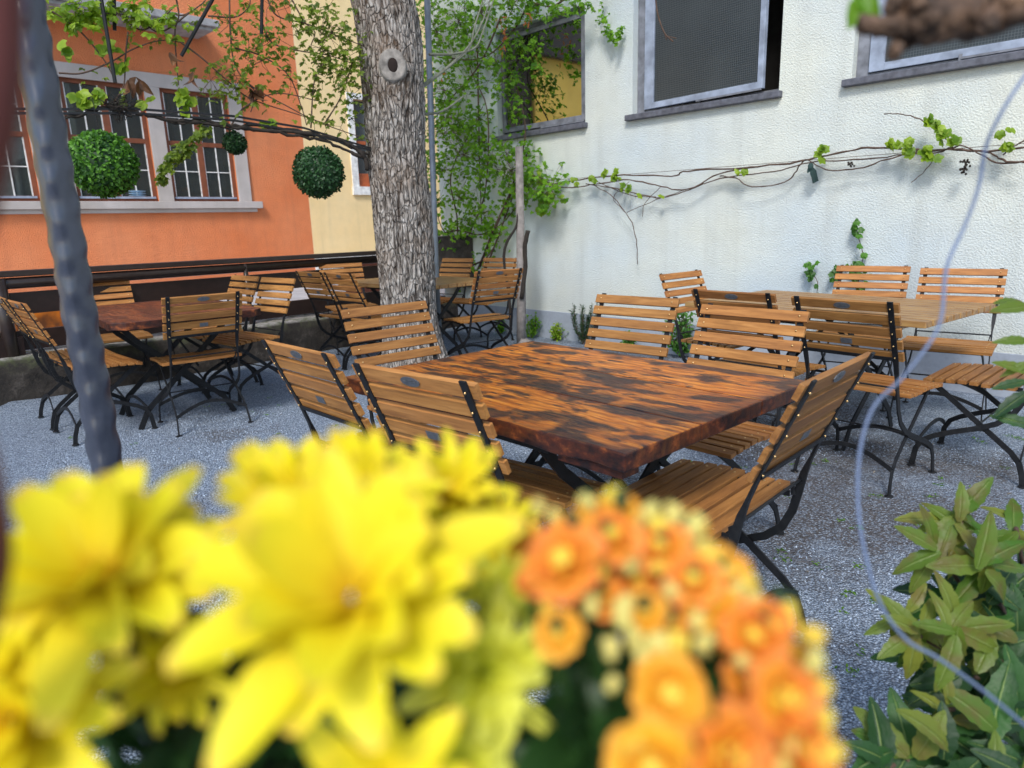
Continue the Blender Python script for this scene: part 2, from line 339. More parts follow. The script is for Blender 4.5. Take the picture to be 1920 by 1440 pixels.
CH_LIST = [
 (.52, 1.84, 135.8, A+'nearest the camera, at the right end of the large scorched table', 'c'),
 (-.02, 1.95, 49.8, A+'seen from behind, right of two at the near side of the scorched table', 'c'),
 (-.41, 2.36, 44, A+'seen from behind just above the yellow petals, left of two', 'c'),
 (.70, 2.46, 222.7, A+'facing the camera behind the right corner of the large scorched table', 'c'),
 (.36, 2.99, 227.2, A+'middle one facing the camera behind the far edge of the large scorched table', 'c'),
 (-.35, 2.94, 310.6, A+'directly before the tree trunk at the left end of the large scorched table', 'c'),
 (1.69, 3.11, 38.9, A+'with its whole rear visible before the pale plank table', 'r'),
 (1.36, 3.57, 40.4, A+'with mostly hidden rear at the near left corner of the pale plank table', 'r'),
 (2.25, 3.17, 132.7, A+'cut by the right picture edge, only its seat and crossed legs visible', 'r'),
 (2.26, 4.41, 232, A+'against the white wall beside the tallest ivy sprig', 'r'),
 (2.58, 3.97, 231, A+"against the white wall, behind the pale plank table", 'r'),
 (1.40, 4.39, 310.2, A+'turned sideways at the left end of the pale plank table', 'r'),
 (-2.04, 4.36, 128.2, A+'with its whole rear visible before the small reddish table', 'l'),
 (-2.61, 4.25, 45.8, A+'just left of the hammered pole, nearer of two at the small reddish table', 'l'),
 (-2.96, 4.61, 42.3, A+'at the left picture edge, farther of two left of the hammered pole', 'l'),
 (-2.02, 5.08, 230.5, A+'right of the small reddish table, with all five back slats clear', 'l'),
 (-2.44, 5.49, 227.3, A+'behind the small reddish table, left of two facing backs', 'l'),
 (-3.12, 5.35, 309, A+'just right of the hammered pole, before the dark railing', 'l'),
 (-.27, 5.80, 123.2, A+'with its rear to the camera between tree trunk and bare wooden post', 'b'),
 (-1.14, 5.94, 44.5, A+'immediately left of the tree trunk, right one of two leaning rears', 'b'),
 (-1.48, 6.28, 46.4, A+'left of the tree trunk, left one of two leaning rears', 'b'),
 (-1.60, 6.96, 297, A+'with only its top slats showing before the railing just left of the trunk', 'b'),
 (-.78, 7.38, 232, A+'with only top slats showing immediately right of the tree trunk', 'b'),
 (-.30, 7.16, 233, A+'with only top slats showing, closest to the bare wooden post', 'b'),
]
GR = {'c': 'chairs round the large scorched table', 'r': 'chairs round the pale plank table', 'l': 'chairs round the small reddish table', 'b': 'chairs round the far table behind the tree'}
chair0 = make_chair()
for i, (x, y, a, lab, g) in enumerate(CH_LIST):
    o = chair0 if i == 0 else copy_tree(chair0)
    o.location = (x, y, 0); o.rotation_euler = (0, 0, R(a)); tag(o, lab, 'folding chair', GR[g])
# ------------------------------------------------------------------ tables
def table_legs(root, L, W, H, ins=.39):
    for sx in (-1, 1):
        m = MB()
        for sy in (-1, 1):
            x = sx*(L/2-ins)+sy*.006
            m.bar([(x, sy*(W/2-.1), H), (x, sy*(W/2-.2), H-.12), (x, -sy*(W/2-.2), .12), (x, -sy*(W/2-.14), 0)], (1, 0, 0), .034, .008)
        m.build('leg_frame', IRON, root)
    m = MB()
    for sy in (-1, 1): m.bar([(-L/2+ins-.05, sy*(W/2-.1), H-.012), (L/2-ins+.05, sy*(W/2-.1), H-.012)], (0, 1, 0), .022, .03)
    for sx in (-1, 1): m.bar([(sx*(L/2-ins), -.1, H*.52), (sx*(L/2-ins-.3), 0, H-.02)], (0, 1, 0), .02, .006)
    m.tube([(-L/2+ins, 0, H*.5), (L/2-ins, 0, H*.5)], .008, 8)
    m.build('under_rail', IRON, root)
def plank_top(L, W, z0, z1, n, gap=.0015, cut=0, seed=0, wav=.004):
    """planks with slightly wavy outer edges"""
    m = MB(); nx = 60; w = W/n
    for j in range(n):
        m.tone = random.random(); rows = []
        for i in range(nx+1):
            u = i/nx; x = -L/2+L*u
            ya = -W/2+j*w+(gap if j else wav*noise.noise(V((x*7, seed, 0)))); yb = -W/2+(j+1)*w-(gap if j < n-1 else wav*noise.noise(V((x*7, seed+5, 0))))
            if cut:
                k = max(0, cut-(L/2-abs(x)))
                ya = max(ya, -W/2+k); yb = min(yb, W/2-k); yb = max(yb, ya+.001)
            rows.append((x+(wav*.6*noise.noise(V((j*3.1, seed, u*2))) if i in (0, nx) else 0), ya, yb))
        vs = []
        for i, (x, ya, yb) in enumerate(rows):
            lo = z0+(wav*1.2*(noise.noise(V((x*9, seed+9, 2)))) if wav > .002 else 0)
            vs += [(x, ya, lo), (x, yb, lo), (x, yb, z1), (x, ya, z1)]
        fs = [(i*4+k, i*4+(k+1) % 4, i*4+4+(k+1) % 4, i*4+4+k) for i in range(nx) for k in range(4)]+[(3, 2, 1, 0), (nx*4, nx*4+1, nx*4+2, nx*4+3)]
        m.add(vs, fs)
    return m
BURNT = m_table_burnt('scorched_pine'); RED = m_table_burnt('reddish_scorched_pine', ((.08, .02, .012), (.25, .07, .025), (.36, .13, .06)), .55); SLT = m_table_slat()
t = empty('dining_table', (.162, 2.105, 0), R(132.7), label='large square-edged table with a glossy scorched orange wood top in the middle of the gravel', cat='table')
plank_top(1.18, .89, .686, .73, 3, .0018, 0, 1, .006).build('tabletop', BURNT, t, bevel=.004)
m = MB(); m.box(-.52, -.46, -.4, .4, .661, .683); m.box(.46, .52, -.4, .4, .661, .683); m.box(-.57, -.38, .37, .43, .664, .6835); m.build('batten', BURNT, t)
table_legs(t, 1.18, .89, .66, .36)
t = empty('dining_table', (1.79, 3.80, 0), R(128), label='pale plank table with gaps between its boards standing before the white wall', cat='table')
plank_top(1.32, .87, .70, .73, 11, .0065, 0, 2, .0015).build('tabletop', SLT, t, bevel=.003)
m = MB(); m.box(-.52, -.46, -.4, .4, .672, .699); m.box(.46, .52, -.4, .4, .672, .699); m.build('batten', SLT, t); table_legs(t, 1.32, .87, .671)
t = empty('dining_table', (-2.33, 4.60, 0), R(131), label='small reddish scorched table with clipped corners near the dark railing', cat='table')
plank_top(1.3, .88, .684, .73, 3, .0008, .07, 3, .006).build('tabletop', RED, t, bevel=.004); table_legs(t, 1.3, .88, .683)
t = empty('dining_table', (-.86, 6.40, 0), R(135), label='light brown plank table standing behind the tree trunk', cat='table')
plank_top(1.27, .88, .695, .73, 9, .003, 0, 4, .0015).build('tabletop', SLT, t, bevel=.003); table_legs(t, 1.27, .88, .694)
# ------------------------------------------------------------------ ground, street, kerb wall
m = MB(); n = 60
def gz(x, y): return .012*noise.noise(V((x*.8, y*.8, 0)))+.006*noise.noise(V((x*3, y*3, 4)))
KD = V((math.cos(R(48.7)), math.sin(R(48.7)), 0)); KN = V((KD.y, -KD.x, 0)); KP = V((-3.72, 4.88, 0))
g = MB(); xs = [-60+i*2 for i in range(28)]+[-4+i*.1 for i in range(90)]+[5+i*2.5 for i in range(23)]; ys = [-40+i*2 for i in range(20)]+[i*.1 for i in range(96)]+[9.6+i*3 for i in range(30)]
vs = [];
for y in ys:
    for x in xs:
        near = -4.5 < x < 5 and .2 < y < 9.4
        z = gz(x, y)*(1 if near else 0)-.004; d = (V((x, y, 0))-KP).dot(KN)
        if near and 0 < d < .5 and y < 6.4: z += .08*(1-d/.5)**2*max(0, 1-(y-4)/2.4)
        vs.append((x, y, z))
g.add(vs, [(j*len(xs)+i, j*len(xs)+i+1, (j+1)*len(xs)+i+1, (j+1)*len(xs)+i) for j in range(len(ys)-1) for i in range(len(xs)-1)])
tag(g.build('ground', GRAV, smooth=True), kind='structure')
CONC = m_plain('street_paving', (.42, .41, .42), .85, 0, .2, 3, .002)
def kp(a, d): return KP+KD*a-KN*d    # d = behind the face
m = MB(); a, b = kp(-14, .34), kp(7.2, .34); c, d = kp(14, 22), kp(-14, 22)
m.add([(*p.xy, .352) for p in (a, b, c, d)], [(0, 1, 2, 3)]); tag(m.build('street', CONC), kind='structure')
tk = NT('mossy_concrete'); sx = tk.new('SeparateXYZ'); tk.l.new(tk.tc.outputs['Object'], sx.inputs[0]); n1 = tk.noise(9, det=6, rough=.7); n2 = tk.noise(45, det=5)
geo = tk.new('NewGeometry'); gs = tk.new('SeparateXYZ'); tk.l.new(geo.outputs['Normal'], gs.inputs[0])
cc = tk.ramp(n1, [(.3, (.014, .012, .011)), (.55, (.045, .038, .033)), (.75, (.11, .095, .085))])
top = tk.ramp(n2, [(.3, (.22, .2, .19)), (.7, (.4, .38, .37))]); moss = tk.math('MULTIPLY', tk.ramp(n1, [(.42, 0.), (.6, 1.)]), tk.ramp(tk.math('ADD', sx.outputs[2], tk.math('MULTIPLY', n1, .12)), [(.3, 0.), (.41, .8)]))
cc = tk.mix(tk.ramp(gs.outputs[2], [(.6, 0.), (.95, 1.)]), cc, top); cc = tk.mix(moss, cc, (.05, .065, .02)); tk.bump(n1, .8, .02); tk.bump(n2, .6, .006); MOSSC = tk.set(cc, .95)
m = MB(); N = 170; prof = [(0, -.1), (0, .05), (.0, .15), (.003, .26), (.008, .32), (.03, .348), (.08, .356), (.2, .358), (.35, .358)]
vs = []
for i in range(N+1):
    aa = -3+10.2*i/N
    for k, (dd, z) in enumerate(prof):
        p = kp(aa, dd); q = noise.noise(V((aa*4, z*6, k)))*.015+noise.noise(V((aa*18, z*22, k)))*.006
        vs.append((p.x+KN.x*q, p.y+KN.y*q, z+q*.4-max(0, aa-1)*.008 if z > 0 else z))
P = len(prof); m.add(vs, [(i*P+k, (i+1)*P+k, (i+1)*P+k+1, i*P+k+1) for i in range(N) for k in range(P-1)])
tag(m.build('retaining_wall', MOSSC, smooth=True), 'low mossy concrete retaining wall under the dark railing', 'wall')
# railing
RAIL = m_plain('dark_brown_paint', (.022, .011, .009), .38, 0, .25, 20); RAILP = m_plain('rail_tube_paint', (.03, .02, .018), .3, 0, .2, 20)
r = empty('railing', (-3.75, 5.1, 0), 0, label='dark brown railing with a double tube handrail and two wide boards along the street', cat='railing')
RD = V((2.25, 2.65, 0)).normalized(); RN = V((RD.y, -RD.x, 0))
def rp(a, z, d=0): p = RD*a+RN*d; return V((p.x, p.y, z-.0057*a))
m = MB(); m.bar([rp(-3, .963), rp(4.2, .963)], RN, .045, .1); m.build('handrail', RAILP, r, bevel=.006)
m = MB(); m.tube([rp(-3, .893, .01), rp(4.2, .893, .01)], .042, 14); m.build('handrail_tube', RAILP, r, smooth=True)
for z, h in ((.74, .165), (.46, .15)):
    m = MB(); m.bar([rp(-3, z, -.01), rp(4.2, z, -.01)], RN, h, .025); m.build('board', RAIL, r, bevel=.003)
for a, w in ((-.02, .05), (1.92, .022), (3.9, .022), (-2.2, .03)):
    m = MB(); m.tube([rp(a, .3, .03), rp(a, .93, .03)], w, 10); m.build('post', RAILP, r, smooth=True)
m = MB(); m.bar([rp(-.14, .4, .02), rp(.06, .4, .02)], RN, .2, .07); m.build('bracket', RAIL, r)
# mossy block, brown cabinet beyond
m = MB(); c = aty(845, 500, 8.3); m.box(-.28, .28, -.15, .2, -.5, .1); o = m.build('stone_block', MOSSC, bevel=.02); o.location = (c.x, c.y, 1.0); tag(o, 'mossy dark stone block at the foot of the climbing plant behind the far table', 'stone block')
m = MB(); m.box(-.28, .28, -.15, .2, 0, .5); 
b = aty(672, 500, 9.2); o = MB(); o.box(-.22, .35, -.02, .02, -.45, .08); o = o.build('garden_screen', m_plain('red_brown_board', (.11, .03, .018), .5)); o.location = b; o.rotation_euler = (0, 0, R(48)); tag(o, 'reddish brown wooden screen beyond the railing left of the tree trunk', 'screen')
b = aty(85, 590, 6.1); t5 = NT('orange_brown_mix'); o = MB(); o.box(-.36, .30, -.02, .02, -.2, .075); o = o.build('orange_board', t5.set(t5.mix(t5.ramp(t5.noise(2.4), [(.45, 0.), (.6, 1.)]), (.6, .17, .015), (.12, .04, .012)), .35)); o.location = b; o.rotation_euler = (0, 0, R(45)); tag(o, 'orange and dark brown board showing through the gap in the railing', 'board')  # board colour mixes orange and dark brown by noise
# ------------------------------------------------------------------ buildings
def holewall(m, s0, s1, z0, z1, holes, depth):
    ss = sorted({s0, s1, *[h[0] for h in holes], *[h[1] for h in holes]}); zs = sorted({z0, z1, *[h[2] for h in holes], *[h[3] for h in holes]})
    for a, b in zip(ss, ss[1:]):
        for c, d in zip(zs, zs[1:]):
            if any(h[0] <= (a+b)/2 <= h[1] and h[2] <= (c+d)/2 <= h[3] for h in holes): continue
            m.add([(a, 0, c), (b, 0, c), (b, 0, d), (a, 0, d)], [(0, 1, 2, 3)])
    for a, b, c, d in holes:
        m.add([(a, 0, c), (a, 0, d), (a, depth, d), (a, depth, c)], [(0, 1, 2, 3)]); m.add([(b, 0, c), (b, depth, c), (b, depth, d), (b, 0, d)], [(0, 1, 2, 3)])
        m.add([(a, 0, d), (b, 0, d), (b, depth, d), (a, depth, d)], [(0, 1, 2, 3)]); m.add([(a, 0, c), (a, depth, c), (b, depth, c), (b, 0, c)], [(0, 1, 2, 3)])
DARK = m_plain('dark_room', (.03, .028, .026), .9)
# white building: local x along wall (to the right), +y into the wall
wb = empty('white_building', (.58, 7.15, 0), R(-46.2), label='white rough plastered building with three grey framed windows behind the tables', cat='building')
WHITE = m_stucco('white_stucco', (.66, .69, .63), (.53, .61, .66), 42, (.34, .35, .32), .005, .55, low=1.3)
WS = -2.0
holes = [(-.93, .29, 2.13, 3.17), (.84, 2.2, 2.13, 3.6), (2.73, 4.15, 2.13, 3.6)]
m = MB(); holewall(m, WS, 14, -.2, 6.2, holes, .16); m.add([(WS, 0, -.2), (WS, 0, 6.2), (WS, 9, 6.2), (WS, 9, -.2)], [(0, 1, 2, 3)]); m.add([(14, 0, -.2), (14, 9, -.2), (14, 9, 6.2), (14, 0, 6.2)], [(0, 1, 2, 3)]); m.add([(WS, 9, -.2), (WS, 9, 6.2), (14, 9, 6.2), (14, 9, -.2)], [(0, 1, 2, 3)]); m.build('wall', WHITE, wb)
m = MB(); m.box(WS-.3, 14.3, -.5, 9.3, 6.2, 6.35); m.build('roof', m_plain('roof', (.1, .09, .09), .8), wb)
m = MB(); m.box(WS+.1, 13.9, .9, 8.8, 1.5, 5.9); m.build('inner_room', DARK, wb)
m = MB(); m.box(WS, 14, -.012, .02, -.2, .29); m.build('plinth', m_stucco('plinth_paint', (.27, .31, .38), (.36, .40, .46), 18, (.12, .12, .12), .002, .4), wb, bevel=.004)
SILL = m_plain('slate_sill', (.10, .105, .13), .6, 0, .35, 25, .003); FRM = m_plain('blue_grey_frame', (.29, .34, .44), .55, 0, .3, 9); OLD = m_plain('old_grey_frame', (.17, .18, .21), .6, 0, .4, 12); WG = m_glass('wired_glass', mesh=.017)
tg = NT('reflective_window_glass'); WG1 = tg.set(tg.ramp(tg.noise(3, det=4), [(.3, (.30, .31, .31)), (.7, (.40, .41, .40))]), .035, 1)
def window_w(s0, s1, z0, z1, tilt, kind):
    w = MB(); f = .035
    w.box(s0+.002, s0+f+(.05 if kind else 0), .07, .155, z0, z1-.002); w.box(s1-f, s1-.002, .07, .155, z0, z1-.002); w.box(s0, s1, .072, .157, z1-f, z1-.002); w.box(s0, s1, .072, .157, z0+.001, z0+f)
    fr = w.build('window_frame', OLD, wb)
    sl = MB(); sl.box(s0-.05, s1+.03, -.055, .07, z0-.045, z0+.004); sl.build('sill', SILL, fr, bevel=.006)
    a0, a1 = s0+f+(.055 if kind else 0), s1-f-.01; b0, b1 = z0+f+.005, z1-f-.01; e = .045
    fn = None
    if tilt:
        def fn(v): q = Matrix.Rotation(R(-tilt), 4, 'Z') @ (v-V((a0, .075, 0))); return q+V((a0, .075, 0))
        a1 -= .06
    lf = .10 if kind else .03
    q = MB(); q.box(a0, a0+lf, .05, .09, b0, b1, fn); q.box(a1-e, a1, .05, .09, b0, b1, fn); q.box(a0+lf, a1-e, .05, .09, b0, b0+.05, fn); q.box(a0+lf, a1-e, .05, .09, b1-e, b1, fn)
    sh = q.build('sash', FRM if kind else OLD, fr, bevel=.003)
    q = MB(); q.box(a0+lf, a1-e, .068, .074, b0+.05, b1-e, fn); q.build('pane', WG if kind else WG1, sh)
    q = MB(); q.box(a0+.55, a0+.57, .045, .058, b0-.035, b0+.02); q.box(a0+.57, a1, .03, .045, b0-.015, b0-.003, fn); q.build('stay_bar', OLD, fr)
window_w(*holes[0], 0, 0); window_w(*holes[1], 5, 1); window_w(*holes[2], 0, 1)
# orange + yellow buildings
OA = 45.6
ob = empty('orange_building', (-4.2, 15.07, 0), R(OA), label='orange plastered house with brown muntin windows in a stone surround', cat='building')
m = MB(); OH = [(-6.15, -4.86, 1.80, 3.79), (-4.33, -3.03, 1.80, 3.79), (-2.77, -1.53, 1.80, 3.79)]
ORG = m_stucco('orange_stucco', (.76, .225, .085), (.82, .29, .13), 30, (.42, .15, .09), .012, .9, low=1.6)
holewall(m, -7.8, 0, 0, 8.5, OH, .2); m.add([(-7.8, 0, 0), (-7.8, 0, 8.5), (-7.8, 8, 8.5), (-7.8, 8, 0)], [(0, 1, 2, 3)]); m.build('wall', ORG, ob)
m = MB(); m.box(-7.8, 0, -.5, 8, 8.5, 8.7); m.build('roof', m_plain('tile_roof', (.2, .07, .04), .8), ob)
STONE = m_stucco('stone_trim', (.40, .36, .33), (.52, .48, .47), 60, (.2, .19, .18), .002, .4, runs=True)
m = MB(); 
for a, b in ((-6.5, -6.15), (-4.86, -4.33), (-3.03, -2.77), (-1.53, -1.28)): m.box(a, b, -.045, -.002, 1.801, 3.76)
m.box(-6.5, -1.28, -.047, -.002, 3.76, 3.99); m.build('stone_surround', STONE, ob, bevel=.006)
m = MB(); m.box(-6.6, -1.10, -.12, .0, 1.67, 1.80); m.box(-6.55, -1.20, -.07, -.001, 1.60, 1.669); m.build('sill', STONE, ob, bevel=.008)
m = MB(); m.box(-7.6, -1.85, -.75, -.001, 4.74, 4.86); m.box(-7.5, -1.95, -.68, -.001, 4.68, 4.739); m.build('canopy_slab', m_plain('canopy_concrete', (.33, .33, .34), .8, 0, .3, 8), ob, bevel=.01)
BRN = m_plain('brown_window_wood', (.20, .062, .028), .45, 0, .2, 10); WHT = m_plain('white_muntin', (.75, .75, .74), .4); GL = m_glass('house_glass', (.13, .15, .15), .6); GL.node_tree.nodes['Principled BSDF'].inputs['Metallic'].default_value = .8
m = MB(); m.box(-6.4, -1.3, 1.9, 2.0, 1.2, 4.2); m.box(-6.4, -1.3, .25, 1.9, 1.15, 1.2); m.box(-6.4, -1.3, .25, 1.9, 4.2, 4.25); m.box(-6.45, -6.4, .25, 1.9, 1.2, 4.2); m.box(-1.3, -1.25, .25, 1.9, 1.2, 4.2); m.build('inner_room', m_plain('room_wall', (.22, .21, .19), .9), ob)
for s0, s1, z0, z1 in OH:
    w = MB(); f = .075; mid = (s0+s1)/2
    w.box(s0, s0+f, .04, .12, z0, z1); w.box(s1-f, s1, .04, .12, z0, z1); w.box(s0+f, s1-f, .04, .12, z1-.09, z1); w.box(s0+f, s1-f, .04, .12, z0, z0+.09)
    w.box(mid-.055, mid+.055, .035, .12, z0+.09, z1-.09); w.box(s0+f, mid-.055, .042, .12, 2.80, 2.88); w.box(mid+.055, s1-f, .042, .12, 2.80, 2.88)
    fr = w.build('window', BRN, ob, bevel=.005)
    w = MB(); w.box(s0+.04, s1-.04, .0, .039, z0+.05, z0+.085); w.build('rain_bar', FRM, fr)
    w = MB()
    for a, b in ((s0+f, mid-.055), (mid+.055, s1-f)):
        for c, d in ((z0+.09, 2.80), (2.88, z1-.09)):
            w.box(a, a+.018, .055, .07, c, d); w.box(b-.018, b, .055, .07, c, d); w.box((a+b)/2-.01, (a+b)/2+.01, .055, .07, c, d); w.box(a+.018, b-.018, .053, .068, (c+d)/2-.008, (c+d)/2+.008)
    w.build('muntins', WHT, fr)
    w = MB(); w.box(s0+f, s1-f, .08, .086, z0+.09, z1-.09); w.build('pane', GL, fr)
    w = MB()
    for a in (s0+.06, s1-.42):
        for k in range(24):
            x = a+k*.015; w.add([(x, .35+.02*math.sin(k*1.6), z0+.1), (x+.015, .35+.02*math.sin((k+1)*1.6), z0+.1), (x+.015, .35+.02*math.sin((k+1)*1.6), z1), (x, .35+.02*math.sin(k*1.6), z1)], [(0, 1, 2, 3)])
    if s1 > -2: w.build('curtain', m_plain('curtain', (.45, .42, .40), .9), fr)
dbn = empty('added_dark_building', (-4.2, 15.07, 0), R(OA), label='unseen dark building beyond the left edge, added to darken the window reflection', cat='added building')  # unseen block added to give the left window a dark reflection
m = MB(); m.box(-10.6, -7.81, .1, 8, 0, 7.5); m.build('wall', m_plain('added_dark_wall', (.05, .04, .035), .8), dbn); m = MB(); m.box(-10.65, -7.8, -.3, 8.2, 7.51, 7.7); m.build('roof', m_plain('added_dark_roof', (.06, .05, .05), .8), dbn)
och = empty('ochre_building', (-4.2, 15.07, 0), R(OA), label='sunny ochre house whose wall is mirrored in the window behind the climber', cat='building')
m = MB(); m.box(-20, -10.61, 0, 8, 0, 5.5); m.build('wall', m_stucco('ochre_stucco', (.95, .62, .12), (.95, .66, .16), 26, (.6, .4, .15), .003, .3), och); m = MB(); m.box(-20.2, -10.62, -.2, 8.2, 5.51, 9); m.build('roof', m_plain('dark_roof', (.05, .045, .045), .8), och)
def inb(s, y, z): return Matrix.Rotation(R(OA), 4, 'Z') @ V((s, y, z))+V((-4.2, 15.07, 0))
fp = empty('flower_pot', inb(-2.47, .22, 1.81), label='orange flower pot on the sill inside the right house window', cat='flower pot')
m = MB(); m.tube([(0, 0, 0), (0, 0, .2), (0, 0, .21), (0, 0, .25)], [.09, .12, .135, .135], 20); m.build('pot', m_plain('terracotta', (.6, .16, .04), .6), fp)
m = MB()
for k in range(60):
    a = random.random()*6.28; d = V((math.cos(a)*.6, math.sin(a)*.6, 1+random.random())); m.tone = random.random(); m.leaf((0, 0, .24), d, V((math.cos(a), math.sin(a), -.5)), .25, .05, curl=.5)
m.build('foliage', m_leaf('pot_plant_leaf', (.02, .06, .01), (.06, .15, .03)), fp)
bw = empty('stacked_bowls', inb(-3.35, .22, 1.81), label='pale blue stacked bowls on the sill inside the middle house window', cat='bowls')
m = MB()
for k in range(4): m.tube([(0, 0, .0+.04*k), (0, 0, .05+.04*k), (0, 0, .06+.04*k)], [.1, .2, .205], 24)
m.build('bowl_rims', m_plain('blue_glaze', (.3, .45, .6), .3), bw)
yb = empty('yellow_building', (-4.2, 15.07, 0), R(OA), label='pale yellow plastered house partly hidden by the tree trunk', cat='building')
YEL = m_stucco('yellow_stucco', (.86, .63, .31), (.88, .68, .38), 26, (.5, .42, .25), .003, .4, low=1.2)
YH = [(1.28, 2.5, 2.13, 3.98)]; m = MB(); holewall(m, .001, 14, .62, 8.6, YH, .2); m.build('wall', YEL, yb)
m = MB(); m.box(.001, 14, -.03, .0, .2, .62); m.build('plinth', m_plain('white_plinth', (.75, .75, .73), .8), yb)
m = MB(); m.box(.0, 14.2, -.5, 8, 8.6, 8.8); m.build('roof', m_plain('tile_roof_yellow', (.2, .07, .04), .8), yb)
m = MB(); m.box(1.12, 1.28, -.03, .0, 2.0, 4.1); m.box(2.5, 2.66, -.03, .0, 2.0, 4.1); m.box(1.28, 2.5, -.03, .0, 3.98, 4.1); m.box(1.1, 2.68, -.06, .0, 1.95, 2.13); fr = m.build('window_surround', WHT, yb)
m = MB(); m.box(1.28, 2.5, .08, .14, 2.13, 2.42); m.box(1.28, 1.36, .08, .14, 2.42, 3.98); m.box(1.85, 1.93, .08, .14, 2.42, 3.98); m.box(2.42, 2.5, .08, .14, 2.42, 3.98); m.box(1.36, 2.42, .08, .14, 3.05, 3.12); m.build('window_frame', m_plain('orange_window_wood', (.42, .1, .03), .5), fr)
m = MB(); m.box(1.28, 2.5, .15, .16, 2.13, 3.98); m.build('pane', m_glass('yellow_house_glass', (.06, .07, .075), 1.), fr)
# ------------------------------------------------------------------ tree
tr = empty('walnut_tree', aty(775, 690, 5.35), 0, label='thick walnut tree with fissured grey bark and a pale ring scar, rising through the seating', cat='tree')
B0 = V(tr.location); B0.z = 0; tr.location = B0
sil = [(700, 783, 826), (660, 733, 826), (600, 717, 822), (500, 708, 818), (400, 697, 811), (300, 686, 799), (200, 680, 799), (150, 678, 797), (60, 667, 793), (0, 655, 781)]
sec = []
for y, a, b in sil[2:]:
    p, q = aty(a, y, 5.35), aty(b, y, 5.35); c = (p+q)/2; sec.append((c.z, c.x, (q.x-p.x)/2*.97))
c0 = sec[0]; sec = [(-.1, c0[1]+.04, .34), (.06, c0[1]+.035, .30), (.2, c0[1]+.02, .265)]+sec; l = sec[-1]; sec += [(l[0]+.5, l[1]-.12, l[2]*1.03), (l[0]+1.0, l[1]-.3, l[2]*.95)]
def secat(z):
    for (z0, x0, r0), (z1, x1, r1) in zip(sec, sec[1:]):
        if z <= z1 or (z1, x1, r1) == sec[-1]:
            t = (z-z0)/(z1-z0); return x0+(x1-x0)*t, r0+(r1-r0)*t
KC = aty(735, 123, 5.35-.24); m = MB(); NA, NZ = 230, 420; z0, z1 = -.1, sec[-1][0]; vs = []; rd = []
for j in range(NZ+1):
    z = z0+(z1-z0)*j/NZ; xs_ = [secat(z+k*.05) for k in (-2, -1, 0, 1, 2)]; cx = sum(q[0] for q in xs_)/5; rr = sum(q[1] for q in xs_)/5
    for k in range(NA):
        a = 2*math.pi*k/NA; ca, sa = math.cos(a), math.sin(a)
        px, pz = a*4.2, z*5.5
        w1 = noise.noise(V((ca*2.2, sa*2.2, z*2.6)))*.9; w2 = noise.noise(V((ca*5+7, sa*5, z*6)))*.35
        n1 = noise.noise(V((ca*9+w1, sa*9+w2, z*3.4+w1))); n2 = noise.noise(V((ca*19+w2*2, sa*19, z*8+3))); n3 = noise.noise(V((ca*42, sa*42, z*24+9)))
        hgt = min(1, abs(n1)*3.4)*.6+min(1, abs(n2)*3)*.4; hgt = hgt*.85+.15*n3
        r_ = rr*(1+.05*noise.noise(V((ca*1.2, sa*1.2, z*1.1)))); P_ = V((cx+ca*r_, 5.35+sa*r_, z)); dk = V(((P_.x-KC.x), (P_.z-KC.z)*.9))
        e = dk.length if sa < 0 else 9; amp = .024*min(1, max(0, (e-.085)/.04)) if e < .2 else .024
        if e < .3: r_ += .045*math.exp(-(e/.13)**2)
        vs.append((cx+ca*(r_-.02+amp*hgt)-B0.x, sa*(r_-.02+amp*hgt)+5.35-B0.y, z)); rd.append(hgt if e > .1 else .6)
m.add(vs, [(j*NA+k, j*NA+(k+1) % NA, (j+1)*NA+(k+1) % NA, (j+1)*NA+k) for j in range(NZ) for k in range(NA)], rd)
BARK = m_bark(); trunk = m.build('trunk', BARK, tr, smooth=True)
cx, rr = secat(KC.z); ang = math.atan2(-math.sqrt(max(.0, rr**2-(KC.x-cx)**2)), KC.x-cx); nrm = V((math.cos(ang), math.sin(ang), 0)); ctr = V((cx, 5.35, KC.z))+nrm*(rr+.034)-B0
uu = nrm.cross(V((0, 0, 1))).normalized(); m = MB(); n = 40; pf = [(.105, -.04), (.099, -.008), (.090, .002), (.076, .001), (.060, -.001), (.046, .0), (.036, -.004), (.03, -.04)]; vs = []
for rad_, h_ in pf:
    for k in range(n):
        a = 2*math.pi*k/n; q = 1+.1*noise.noise(V((math.cos(a)*1.5, math.sin(a)*1.5, rad_*9))); vs.append(ctr+uu*(math.cos(a)*rad_*q*.93)+V((0, 0, math.sin(a)*rad_*q*1.08))+nrm*h_)
m.add(vs, [(j*n+k, j*n+(k+1) % n, (j+1)*n+(k+1) % n, (j+1)*n+k) for j in range(len(pf)-1) for k in range(n)]); m.build('branch_scar', m_plain('scar_wood', (.25, .23, .21), .9, 0, .5, 16, .006), trunk, smooth=True)
m = MB(); m.ball(ctr+nrm*(-.009), .042, 16, 10, (.9, .35, 1.3)); m.build('hole_plug', m_plain('hole_shade', (.014, .007, .005), .95), trunk)  # near-black ball, its colour stands for the shade inside the hole
topz = sec[-1]; T0 = V((topz[1], 5.35, topz[0]))-B0; limbs = []
for i, (dx, dy, dz, r0) in enumerate(((-1.6, .4, 1.6, .15), (1.2, -.4, 2.2, .14), (.2, 1.4, 2.4, .12), (-.6, -1.3, 1.9, .11))):
    pts = spline([T0-V((0, 0, .25)), T0+V((dx, dy, dz))*.4+V((0, 0, .1)), T0+V((dx, dy, dz))*1., T0+V((dx*1.7, dy*1.7, dz*1.5))], 8); N_ = len(pts)
    m = MB(); m.tube(pts, [r0*(1-.85*k/N_) for k in range(N_)], 12, wob=.15); m.build('limb', BARK, tr, smooth=True); limbs += pts[10:]
m = MB()
